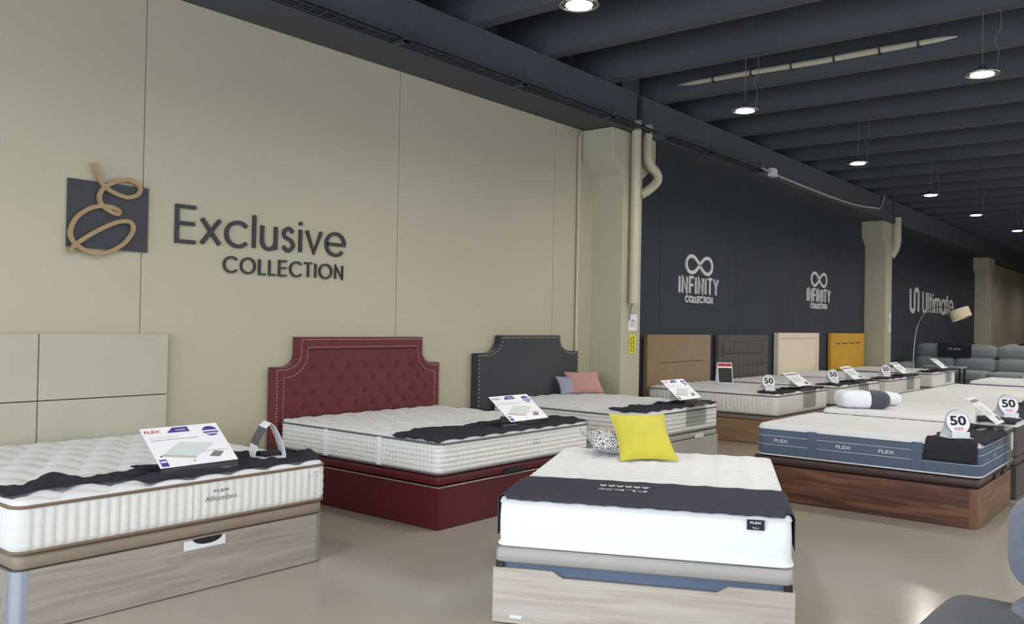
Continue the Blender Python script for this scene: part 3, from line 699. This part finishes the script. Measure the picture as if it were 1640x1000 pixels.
def hboard(y0, y1, z1, m, label, th=.07, lean=.05, deco=None):
    t = thing('headboard', label, 'headboard', (WX+.09, (y0+y1)/2, 0), WR); w = y1-y0
    bm = bmesh.new(); box(bm, -w/2, w/2, 0, th, .0, z1, bev=.012); obj('padded_panel', bm, m, t, True, 40)
    if deco: deco(t, w, z1)
    return t
def d_brown(t, w, z1):
    bm = bmesh.new(); tube(bm, [(-w*.32, -.001, .95), (w*.36, -.001, .965)], .005, 6); obj('stitched_seam', bm, 'seam', t)
def d_grey(t, w, z1):
    for j in range(5):
        for i in range(9):
            rbox('padded_square', (-w/2+.14+(i+.5)*(w-.28)/9, -.005, .22+(j+.5)*.205), ((w-.28)/9-.006, .03, .2), .012, 'greyhb2', t, .006, 3)
def d_white(t, w, z1):
    bm = bmesh.new()
    for d_ in ((-w/2, w/2, -.02, 0, z1-.10, z1), (-w/2, -w/2+.12, -.02, 0, 0, z1-.10), (w/2-.12, w/2, -.02, 0, 0, z1-.10)): box(bm, *d_)
    obj('raised_frame', bm, 'creamhb', t)
def d_must(t, w, z1):
    for k in range(4):
        mkbox('dark_stitch', (-w*.36+k*w*.19, -w*.36+k*w*.19+w*.13, -.004, 0, 1.165+.004*k, 1.19+.004*k), 'seam', t)
hboard(10.72, 12.70, 1.36, 'brownhb', 'brown suede headboard with one stitched seam on dark wall', deco=d_brown)
hboard(12.98, 14.98, 1.36, 'greyhb2', 'dark taupe headboard padded in small squares', deco=d_grey)
hboard(15.4, 17.5, 1.40, 'creamhb', 'cream white headboard with a raised frame', deco=d_white)
hboard(18.27, 20.5, 1.40, 'mustard', 'mustard yellow headboard beside the second column', deco=d_must)

# --- centre foreground bed
CR = R(25.3); cl = (-2.155, 3.675)
def cpt(x, y): return (cl[0]+x*cos(CR)-y*sin(CR), cl[1]+x*sin(CR)+y*cos(CR))
bc = base('pale oak storage base in the centre foreground', cpt(0, -.035), CR, 1.44, 1.93, .275, .30, .37, 'oakpale', 'oakpale', 'greylid', lidin=.008, lidr=.03, cut=(-.42, .42, .03), gapm='bluegap')
for x in (-.69, .69): mkbox('hinge_block', (x-.02, x+.02, .01, .05, .262, .302), 'black', bc)
mkbox('small_label', (-.63, -.57, -.003, .0, .03, .045), 'card', bc)
mc = mattress('bright white smooth sided mattress in the centre foreground', cl, CR, 1.42, 1.93, .372, .62, 'smooth', 'wave', mt='white', ms='brightside', mp=None, r=.05, R0=.03, res=.014)
bm = bmesh.new(); P, S = perim(1.42, 1.93, .05, .03); tube(bm, [(x+a*.0, y+b_*.0, .012) for x, y, a, b_, s in P], .008, 6, True); obj('bottom_seam', bm, 'brightside', mc, True)
# label patch
lp = mkbox('label_patch', (.50, .58, -.012, -.004, .175, .223), 'ink', mc, .002)
text('FLEX', (.54, -.0125, .205), (1, 0, 0), (0, 0, 1), .010, 'card', lp, 'label_text', .05, .001, bold=.02)
text('Visco', (.54, -.0125, .182), (1, 0, 0), (0, 0, 1), .009, 'card', lp, 'label_text', .03, .001)
rc = runner('charcoal runner with pale print across the centre foreground mattress', mc, lambda s: (.0 if abs(s) < .68 else .035), lambda s: .60+.03*s+n_(s, 3, .015), -.71, .71, dropa=.20, dropb=.17, fold=.004, nx=110, ny=24, m='clothb')
text('FLEX', (-.12, .34, .2555), (-1, 0, 0), (0, -1, 0), .045, 'whitethread', rc, 'printed_text', .26, .004, bold=.01)
bm = bmesh.new()
for k in range(6): tube(bm, [(-.25+.045*k, .42, .262), (-.235+.045*k, .40, .262), (-.22+.045*k, .42, .262)], .004, 5)
obj('printed_mark', bm, 'whitethread', rc)

# --- right row (foot faces the aisle)
RX = -1.36
loc, W = wallbed(7.33, 8.72, RX)
bw = base('walnut storage base with dark brown lid, right of the aisle', (RX-.01, loc[1]-.02), WR, W, 1.80, .30, .305, .375, 'walnutx', 'walnut', 'brownlid', 'walnutpost', .06, lidin=.012, lidr=.05)
for x in (.0, .35): mkbox('pull_handle', (x-.10, x+.10, -.01, .006, .315, .35), 'black', bw, .003)
mw = mattress('blue grey sided mattress with stitched white lines on the walnut base', loc, WR, W, 1.78, .378, .655, 'plain', 'fine', mt='white', ms='bluish', mp=None, r=.08, R0=.045)
P, S = perim(W, 1.78, .08, .03)
for z in (.10, .175):
    bm = bmesh.new(); tube(bm, [(x+a*.002, y+b_*.002, z) for x, y, a, b_, s in P], .0022, 5, True); obj('stitched_line', bm, 'whitethread', mw)
bm = bmesh.new(); tube(bm, [(x+a*.002, y+b_*.002, .012) for x, y, a, b_, s in P], .007, 5, True); obj('bottom_seam', bm, 'whitethread', mw, True)
for y in (1.55, 1.02, .78-.1, .30): text('FLEX', (-W/2-.003, y, .125), (0, -1, 0), (0, 0, 1), .028, 'whitethread', mw, 'brand_text', .12, .004, bold=.02)
for y in (1.28, .45):
    bm = bmesh.new(); box(bm, -W/2-.006, -W/2+.01, y-.04, y+.04, .02, .24, bev=.004); obj('handle_strap', bm, 'bluish', mw)
text('FLEX', (-.2, -.004, .125), (1, 0, 0), (0, 0, 1), .026, 'whitethread', mw, 'brand_text', .11, .004)
rw = runner('charcoal runner hanging over the corner of the blue grey mattress', mw, lambda s: (-.035 if s > -W/2+.05 else .02), lambda s: .38+n_(s, 6, .04), -W/2, W/2-.03, dropa=.17, ripple=.012, seed=4, nx=70, ny=18)
text('FLEX', (.1, .12, .30), (1, 0, 0), (0, 1, 0), .05, 'whitethread', rw, 'printed_text', .22, .002)
def rowbed(y0, y1, lm, lb, lr=None, ms='whiteside', mb='oakwarm', top='fine', x0=RX, z1=.69, L=1.75, rot=0, seed=3):
    loc, W = wallbed(y0, y1, x0)
    base(lb, loc, WR+rot, W, L, .295, .30, .365, mb, mb, 'greyhb2', lidin=.012, lidr=.05)
    m = mattress(lm, loc, WR+rot, W, L, .368, z1, 'plain', top, mt='white', ms=ms, mp=None, r=.08, R0=.045, res=.035, step=.02)
    if lr: runner(lr, m, lambda s: .01, lambda s: .34+n_(s, seed, .08), -W/2+.0, W/2-.02, ripple=.02, seed=seed, nx=50, ny=14)
    return m
mr2 = rowbed(8.86, 10.72, 'white topped mattress carrying the rolled pillow, behind the walnut bed', 'dark bed base behind the walnut bed', 'charcoal runner on the bed behind the walnut one', mb='greyhb2', ms='greyhb2', seed=61)
mr3 = rowbed(10.88, 12.62, 'white topped mattress third in the right row, past the rolled pillow', 'warm oak base third in the right row', 'charcoal runner on the third bed of the right row', seed=67)
mr4 = rowbed(12.72, 14.6, 'white topped mattress fourth in the right row', 'warm oak base fourth in the right row', None, z1=.69)
mr5 = rowbed(15.7, 17.3, 'blue sided mattress farthest in the right row before the slate sofa', 'warm oak base farthest in the right row', None, ms='bluish')

# ------------------------------------------------------------------ cushions and pillows
def pillow(name, label, cat, loc, rot, sx, sy, h, m, pinch=.10, n=22, band=None):
    v, f = [], []; N = n+1
    for side in (1, -1):
        for j in range(N):
            for i in range(N):
                u, w2 = i/n*2-1, j/n*2-1
                e = max(0, (1-abs(u)**2.6))*max(0, (1-abs(w2)**2.6))
                x = u*(1-pinch*(1-w2*w2)) ; y = w2*(1-pinch*(1-u*u))
                z = side*(h/2*e**.55+.0005)+.004*noise.noise(Vector((u*4, w2*4, side+h*10)))*e
                v.append((x*sx/2, y*sy/2, z))
        o = 0 if side == 1 else N*N
        for j in range(n):
            for i in range(n): q = o+j*N+i; f.append((q, q+1, q+N+1, q+N))
    def bd(k): return [k(i) for i in range(n)]
    ring = [i for i in range(n)]+[n+j*N for j in range(n)]+[n*N+n-i for i in range(n)]+[(n-j)*N for j in range(n)]
    for a, b_ in zip(ring, ring[1:]+ring[:1]): f.append((a, b_, b_+N*N, a+N*N))
    t = thing(name, label, cat, loc); t.rotation_euler = rot
    pydata('cover', v, f, m, t, True)
    bm = bmesh.new(); tube(bm, [v[k] for k in ring], .004, 5, True); obj('seam', bm, m, t, True)
    return t
px, py = cpt(-.13, 1.58)
py_c = pillow('cushion', 'yellow square cushion leaning up on the centre bed', 'cushion', (px, py, .755), (R(37), R(0), CR+R(20)), .385, .44, .13, 'yellow')
px, py = cpt(-.33, 1.70)
pillow('cushion', 'black and white patterned cushion lying behind the yellow one', 'cushion', (px, py, .695), (R(6), R(4), CR+R(20)), .38, .36, .15, 'print')
pillow('cushion', 'pink velvet cushion standing by the charcoal headboard', 'cushion', (-5.96, 8.78, .785), (R(52), 0, R(62)), .46, .31, .13, 'pink')
pillow('cushion', 'small lilac grey cushion peeking out behind the pink one', 'cushion', (-6.03, 8.60, .755), (R(58), 0, R(70)), .36, .24, .07, 'lilac')
# rolled pillow with band
t = thing('pillow', 'white rolled pillow with a dark grey band', 'pillow', (-2.80, 9.17, .782), R(38))
rbox('filling', (-.0, 0, 0), (.50, .32, .17), .08, 'pillow', t, .0, 12)
rbox('dark_band', (.12, 0, 0), (.27, .332, .18), .085, 'sofadark', t, .0, 12)
t = thing('pillow', 'plain white pillow behind the banded rolled pillow', 'pillow', (-2.80, 9.66, .765), R(40)); rbox('filling', (0, 0, 0), (.44, .32, .13), .06, 'pillow', t, .01, 12)

# ------------------------------------------------------------------ cards in acrylic stands
def stand(label, mt, x, yb, w=.46, hc=.27, lean=38, base_d=.16, flap=.0, detail=True, group='price cards in clear stands', yaw=0, uslot=False):
    """mt: mattress it stands on; local x across the foot, yb distance from the foot edge"""
    T = TOPS[mt.name][2]; mw_ = Matrix.Translation(mt.location) @ Matrix.Rotation(mt.rotation_euler.z, 4, 'Z')
    p = mw_ @ Vector((x, yb, T+.012)); t = thing('price_card_stand', label, 'price card', p, mt.rotation_euler.z+yaw, group)
    a = R(lean); lip = .045; dy, dz = sin(R(90)-a), sin(a)
    V = Vector((0, cos(a), sin(a))); o = Vector((-w/2, 0, lip))
    prof = [(base_d, 0), (0, 0), (0, lip), (cos(a)*hc, lip+sin(a)*hc)]
    bm = bmesh.new(); th = .003
    for (y0, z0), (y1, z1) in zip(prof[:-1], prof[1:]):
        d = Vector((0, y1-y0, z1-z0)).normalized(); nn = Vector((0, -d.z, d.y))*th
        q = [Vector((sx*w/2, y, z))+k for sx in (-1, 1) for (y, z) in ((y0, z0), (y1, z1)) for k in (Vector(), nn)]
        vs = [bm.verts.new(c) for c in q]
        for fc in ((0, 1, 3, 2), (4, 6, 7, 5), (0, 4, 5, 1), (2, 3, 7, 6), (0, 2, 6, 4), (1, 5, 7, 3)): bm.faces.new([vs[k] for k in fc])
    obj('clear_stand', bm, 'acr', t)
    # rear prop
    bm = bmesh.new(); ty, tz = cos(a)*hc*.7, lip+sin(a)*hc*.7-.004; box(bm, -w*.3, w*.3, ty, ty+.003, .0, tz); obj('rear_prop', bm, 'acr', t)
    if flap:
        bm = bmesh.new(); box(bm, -w/2+.02, w/2-.02, -yb-.022, -yb-.019, -flap, .006); box(bm, -w/2+.02, w/2-.02, -yb-.022, .0, .003, .006); obj('hanging_flap', bm, 'acr', t)
        if uslot:
            bm = bmesh.new(); tube(bm, [(.05, -yb-.024, -.03), (.05, -yb-.024, -.15), (.065, -yb-.024, -.175), (.085, -yb-.024, -.175), (.10, -yb-.024, -.15), (.10, -yb-.024, -.03)], .006, 6); obj('clear_hook', bm, 'paleink', t)
    U = Vector((1, 0, 0)); N = U.cross(V)
    oc = o+V*.002+N*.0045
    v = [oc, oc+U*w, oc+U*w+V*hc, oc+V*hc]; v = v+[q-N*.0015 for q in v]
    cardo = pydata('card', [q for q in v], [(0, 1, 2, 3), (7, 6, 5, 4), (0, 4, 5, 1), (1, 5, 6, 2), (2, 6, 7, 3), (3, 7, 4, 0)], 'card', t)
    P_ = lambda a_, b_: oc+U*(a_*w)+V*(b_*hc)
    if detail:
        text('FLEX', P_(.13, .86), U, V, .022, 'redink', cardo, 'brand_text', .095, .0012, bold=.02)
        polyq('blue_flash', [(0, 0), (.30*w, 0), (.29*w, .13*hc), (.10*w, .13*hc)], P_(.30, .84), U, V, 'blueink', cardo, .0008)
        text('CANAPE', P_(.49, .875), U, V, .014, 'card', cardo, 'printed_text', .06, .0018)
        pts = [(.085*w*cos(k*pi/8)*1.25, .13*hc*sin(k*pi/8)) for k in range(16)]
        polyq('purple_seal', pts, P_(.86, .80), U, V, 'blueink', cardo, .0008)
        quad('seal_band', P_(.75, .79), U, V, .22*w, .025*hc*1.4, 'card', cardo, .0012); quad('seal_band', P_(.76, .72), U, V, .2*w, .02*hc*1.4, 'card', cardo, .0012)
        text('ALHAMBRA' if lean == 38.5 else 'ROYAL', P_(.24, .70), U, V, .022, 'paleink', cardo, 'printed_text', .17, .001)
        quad('rule', P_(.06, .665), U, V, .60*w, .012*hc, 'greyink', cardo, .0008)
        polyq('mattress_picture', [(0, .12*hc), (.40*w, 0), (.72*w, .30*hc), (.30*w, .42*hc)], P_(.10, .18), U, V, 'paleink', cardo, .0008)
        polyq('mattress_picture', [(0, .12*hc), (.40*w, 0), (.40*w, -.05*hc), (0, .07*hc)], P_(.10, .20), U, V, 'greyhb', cardo, .0012)
        polyq('detail_picture', [(0, .02*hc), (.13*w, -.02*hc), (.22*w, .10*hc), (.10*w, .14*hc)], P_(.66, .14), U, V, 'greyink', cardo, .001)
        quad('rule', P_(.60, .29), U, V, .36*w, .010*hc, 'greyink', cardo, .0008)
        quad('blue_patch', P_(.03, .03), U, V, .09*w, .17*hc, 'blueink', cardo, .0008); quad('patch_band', P_(.04, .12), U, V, .07*w, .04*hc, 'card', cardo, .0012)
        quad('dot', P_(.07, .26), U, V, .025*w, .035*hc, 'ink', cardo, .0008); quad('dot', P_(.44, .08), U, V, .02*w, .03*hc, 'ink', cardo, .0008)
    else:
        quad('heading_block', P_(.1, .8), U, V, .8*w, .10*hc, 'greyink', cardo, .0008); quad('picture_block', P_(.12, .3), U, V, .6*w, .36*hc, 'paleink', cardo, .0008); quad('picture_block', P_(.7, .08), U, V, .2*w, .16*hc, 'ink', cardo, .0008)
    return t
def ylocal(mt, y): return y-mt.location.y
stand('white mattress price card on the left edge bed', m1, ylocal(m1, 2.655), .05, .47, .30, 38.5, detail=True)
stand('white price card on the mattress with burgundy base', m2, ylocal(m2, 5.62), .05, .50, .30, 37)
stand('white price card on the bed by the charcoal headboard', m3, ylocal(m3, 8.42), .05, .50, .30, 40, flap=.22)
stand('price card on the bed before the brown suede headboard', mA, ylocal(mA, 11.75), .05, .5, .28, 36, flap=.24, detail=False)
stand('price card on the bed before the cream headboard', mB, ylocal(mB, 14.1), .05, .5, .3, 38, flap=.24, detail=False)
stand('price card on the bed before the mustard headboard', mC, ylocal(mC, 16.8), .05, .5, .3, 38, flap=.24, detail=False)
stand('price card on the last bed of the wall row', mD, ylocal(mD, 19.7), .05, .5, .3, 38, flap=.24, detail=False)
stand('price card with hanging clear strip on the blue grey mattress', mw, ylocal(mw, 8.40), .05, .34, .32, 40, flap=.30, detail=False, uslot=True)
stand('price card at the right edge on the third bed of the row', mr3, ylocal(mr3, 11.9), .05, .34, .3, 38, flap=.26, detail=False)

def sign50(label, p, rz, s=1.0, brand=True):
    t = thing('discount_sign', label, 'sign', p, rz, 'round discount signs')
    # folded card: rear panel, front panel, foot; local front = -y
    r = .098*s; zc = .125*s
    bm = bmesh.new(); pts = [(-.10*s, 0), (.10*s, 0), (.085*s, .10*s)]+[(.085*s*cos(R(k*18)), .13*s+.085*s*sin(R(k*18))) for k in range(0, 11)]+[(-.085*s, .10*s)]
    prism(bm, pts, lambda u, v, d: (u, .10*s-v*.38+d, v), 0, .002); obj('rear_panel', bm, 'card', t)
    bm = bmesh.new(); box(bm, -.10*s, .10*s, -.03*s, .10*s, 0, .002); obj('foot', bm, 'card', t)
    a = R(74); V = Vector((0, cos(a), sin(a))); U = Vector((1, 0, 0)); N = U.cross(V); c = Vector((0, -.015*s, 0))+V*zc
    bm = bmesh.new(); box(bm, -.07*s, .07*s, -.03*s, -.028*s, 0, .05*s); obj('front_fold', bm, 'card', t)
    def disc(nm, rad, m, d0, d1):
        bm = bmesh.new(); prism(bm, [(rad*cos(k*pi/20), rad*sin(k*pi/20)) for k in range(40)], lambda u, v, d: c+U*u+V*v+N*d, d0, d1); return obj(nm, bm, m, t)
    disc('grey_rim', r, 'greyink', 0, .003); dd = disc('disc', r*.94, 'card', .001, .0045)
    text('50', c-V*(.022*s), U, V, .072*s, 'ink', dd, 'number', .13*s, .0055, bold=.035)
    if brand: text('FLEX', c-V*(.064*s), U, V, .022*s, 'redink', dd, 'brand_text', .07*s, .0055, bold=.02)
    return t
AR = R(68)
def toppt(mt, X, Y): return (X, Y, mt.location.z+TOPS[mt.name][2]+.014)
sign50('round 50 sign on the runner of the blue grey mattress', toppt(mw, -1.53, 7.42), R(42), 1.0)
sign50('round 50 sign behind, on the bed with the rolled pillow', toppt(mr2, -1.46, 9.12), R(42), 1.0)
sign50('partly cut round 50 sign at the right edge', toppt(mr5, -2.28, 16.3), R(42), 1.1)
sign50('round 50 sign before the brown suede headboard', toppt(mA, -4.52, 10.96), R(52), 1.0)
sign50('round 50 sign before the white headboard', toppt(mB, -4.5, 13.38), R(52), 1.0)
sign50('round 50 sign before the second column', toppt(mC, -4.5, 16.1), R(52), 1.0)
# folded loop sign on left bed
t = thing('folded_sign', 'white folded loop sign with dark band on the left bed', 'sign', (-4.58, 3.25, m1.location.z+TOPS[m1.name][2]+.012), R(70))
for sx, nm in ((-1, 'left_leaf'), (1, 'right_leaf')):
    bm = bmesh.new()
    cur = [(-.0, .215), (-.03, .185), (-.068, .11), (-.09, .04), (-.095, .0)]
    cur = [(sx*-a, b_) for a, b_ in cur]
    ribbon(bm, [(p.x, p.y) for p in catmull(cur, 5)], .0012, lambda u, v, d: (u, d, v), -.10, .06); obj(nm, bm, 'card', t, True, 30)
bm = bmesh.new(); box(bm, -.095, .095, -.10, .06, 0, .0025); obj('foot', bm, 'card', t)
bm = bmesh.new(); ribbon(bm, [(p.x, p.y) for p in catmull([(-.0305, .1845), (-.048, .15), (-.0685, .11), (-.078, .08)], 4)], .0016, lambda u, v, d: (u-.0015, d, v), -.101, .061); obj('dark_band', bm, 'navy', t)
bm = bmesh.new(); box(bm, -.04, .08, -.02, .04, .0026, .03); obj('leaflet', bm, 'black', t)
# tent card on bed A
t = thing('tent_card', 'tall white tent card with dark picture before the taupe headboard', 'sign', toppt(mA, -5.62, 11.95), R(40))
for sy in (-1, 1):
    bm = bmesh.new(); prism(bm, [(-.11, 0), (.11, 0), (.11, .30), (-.11, .30)], lambda u, v, d: (u, sy*(.09-v*.29)+d, v), 0, .002); lf = obj('leaf', bm, 'card', t)
    if sy < 0:
        a = Vector((0, .29, 1)).normalized(); quad('picture', (-.10, -.0895+.003, .01), (1, 0, 0), a, .20, .22, 'black', lf, .001); quad('red_heading', (-.10, -.0225-.0, .245), (1, 0, 0), a, .20, .045, 'redink', lf, .003)

# ------------------------------------------------------------------ notices on the column
def notice(label, y, z, w, h, m, kind):
    t = thing('notice', label, 'notice', (WX+.475, y, z))
    mkbox('sheet', (0, .003, 0, w, 0, h), m, t)
    if kind == 'white':
        for k in range(5): quad('printed_line', (.003, .03, h*.25+k*h*.08), (0, 1, 0), (0, 0, 1), w-.06, .006, 'greyink', t, .001)
        quad('printed_block', (.003, w*.3, h*.62), (0, 1, 0), (0, 0, 1), w*.4, h*.05, 'redink', t, .001)
    else:
        for k in range(6):
            for j in range(2): quad('printed_mark', (.003, w*.2+j*w*.38, h*.1+k*h*.14), (0, 1, 0), (0, 0, 1), w*.22, h*.08*(1-.3*((k+j) % 2)), 'seam', t, .001)
notice('white printed notice on the nearest column below the pipe', 9.56, 1.42, .21, .21, 'card', 'white')
notice('yellow notice with dark symbols on the nearest column', 9.585, 1.13, .15, .24, 'signyellow', 'y')
t = thing('wall_bracket', 'small white bracket and tag on the second column', 'bracket', (WX+.475, 20.98, 1.62))
mkbox('plate', (0, .02, 0, .1, .12, .25), 'card', t); bm = bmesh.new(); prism(bm, [(-.02, -.18), (.14, -.18), (.08, .1), (.04, .1)], lambda u, v, d: (d, u, v), .001, .01); obj('tag', bm, 'card', t)

# ------------------------------------------------------------------ slate sofa, far
t = thing('sofa', 'long slate grey sofa with tufted backs at the far end', 'sofa', (-3.95, 23.4, 0), R(-4))
w_s = .93
for i in range(5):
    x0 = -2.05+i*w_s+.0
    o = rbox('back_cushion', (x0+w_s/2, .52, .98), (w_s-.015, .26, .32), .09, 'sofafar', t, .03, 8)
    rbox('lumbar_cushion', (x0+w_s/2, .46, .66), (w_s-.015, .30, .34), .09, 'sofafar', t, .03, 8)
    rbox('seat_cushion', (x0+w_s/2, -.05, .42), (w_s-.015, .9, .22), .07, 'sofafar', t, .02, 8)
mkbox('frame', (-2.05, -2.05+5*w_s, -.42, .66, .08, .34), 'sofafar', t, .03)
rbox('back_frame', (-2.05+2.5*w_s, .68, .55), (5*w_s, .16, .95), .06, 'sofafar', t, 0, 6)
rbox('armrest', (-2.17, .12, .38), (.24, 1.1, .58), .09, 'sofafar', t, .02, 8)
def draped(name, x0, x1, zf, m):
    f_, b_, t_ = .322, .70, 1.18
    bm = bmesh.new(); prism(bm, [(f_, zf), (f_, t_-.05), (f_+.05, t_), (b_-.05, t_), (b_, t_-.05), (b_, 1.06), (b_+.008, 1.06), (b_+.008, t_-.04), (b_-.04, t_+.01), (f_+.04, t_+.01), (f_-.01, t_-.04), (f_-.01, zf)], lambda u, v, d: (d, u, v), x0, x1)
    return obj(name, bm, m)
o = draped('headrest_cloth', -1.50, -.72, .84, 'cloth')
o.location = (-3.95, 23.4, 0); o.rotation_euler = (0, 0, R(-4)); tag(o, 'black cloth with white text hung over the slate sofa back', 'cloth')
text('FLEX', (-1.11, .310, 1.02), (1, 0, 0), (0, 0, 1), .05, 'wletter', o, 'printed_text', .28, .003)
o = draped('blanket', 1.15, 2.30, .88, 'beige'); o.location = (-3.95, 23.4, 0); o.rotation_euler = (0, 0, R(-4)); tag(o, 'beige blanket hung over the slate sofa at the right edge', 'blanket')
# arc lamp
t = thing('arc_lamp', 'chrome arc floor lamp with drum shade beside the slate sofa', 'floor lamp', (-5.46, 21.6, .0))
bm = bmesh.new(); cyl(bm, (0, 0), .17, 0, .03, 24); obj('base', bm, 'chrome', t, True, 40)
bm = bmesh.new(); tube(bm, catmull([(0, 0, .03), (.02, 0, .8), (.05, 0, 1.3), (.12, 0, 1.65), (.27, 0, 1.90), (.46, 0, 2.02), (.68, 0, 2.03), (.86, 0, 1.98), (.92, 0, 1.95)], 5), .014, 8); obj('arched_pole', bm, 'chrome', t, True)
bm = bmesh.new(); P = Matrix.Translation((1.0, 0, 1.88)) @ Matrix.Rotation(R(-22), 4, 'Y')
for rr in (.215, .208):
    v1 = [bm.verts.new(P @ Vector((rr*cos(k*pi/16), rr*sin(k*pi/16), -.11))) for k in range(32)]; v2 = [bm.verts.new(P @ Vector((rr*cos(k*pi/16), rr*sin(k*pi/16), .11))) for k in range(32)]
    for k in range(32): bm.faces.new((v1[k], v1[(k+1) % 32], v2[(k+1) % 32], v2[k]))
for k in range(4): tube(bm, [P @ Vector((0, 0, .1)), P @ Vector((.2*cos(k*pi/2), .2*sin(k*pi/2), .1))], .004, 5)
obj('lamp_shade', bm, 'shade', t, True, 50)
# side table by the lamp
t = thing('side_table', 'low grey table below the arc lamp', 'table', (-5.0, 22.3, 0)); mkbox('table_top', (-.35, .5, -.3, .3, .62, .66), 'sofafar', t, .01)
for x in (-.3, .45):
    for y in (-.25, .25): mkbox('leg', (x-.02, x+.02, y-.02, y+.02, 0, .62), 'black', t)
# things behind the sofa at far right
t = thing('armchair', 'dark and beige armchair far behind the slate sofa', 'armchair', (-4.1, 29.5, 0), R(-5))
rbox('back', (0, .4, .85), (1.0, .25, .6), .1, 'black', t, .02, 6); rbox('seat', (0, 0, .4), (1.0, .9, .4), .1, 'beige', t, .02, 6)
for x in (-.6, .6): rbox('armrest', (x, .05, .62), (.22, 1.0, 1.0), .09, 'beige', t, .02, 6)

# ------------------------------------------------------------------ foreground armchair, right
t = thing('armchair', 'blue grey fabric recliner cut off at the lower right corner', 'armchair', (-.18, 3.05, 0), R(0))
rbox('headrest_cushion', (.055, .12, .845), (.72, .27, .33), .10, 'sofa', t, .02, 16)
rbox('backrest_cushion', (.05, .11, .46), (.74, .29, .44), .10, 'sofa', t, .02, 16)
rbox('armrest', (-.37, -.30, .335), (.34, 1.06, .57), .09, 'sofadark', t, .03, 16)
rbox('seat_cushion', (.1, -.45, .34), (.6, .75, .2), .08, 'sofa', t, .02, 12)
mkbox('frame', (-.4, .4, -.8, .2, .02, .22), 'sofadark', t, .02)
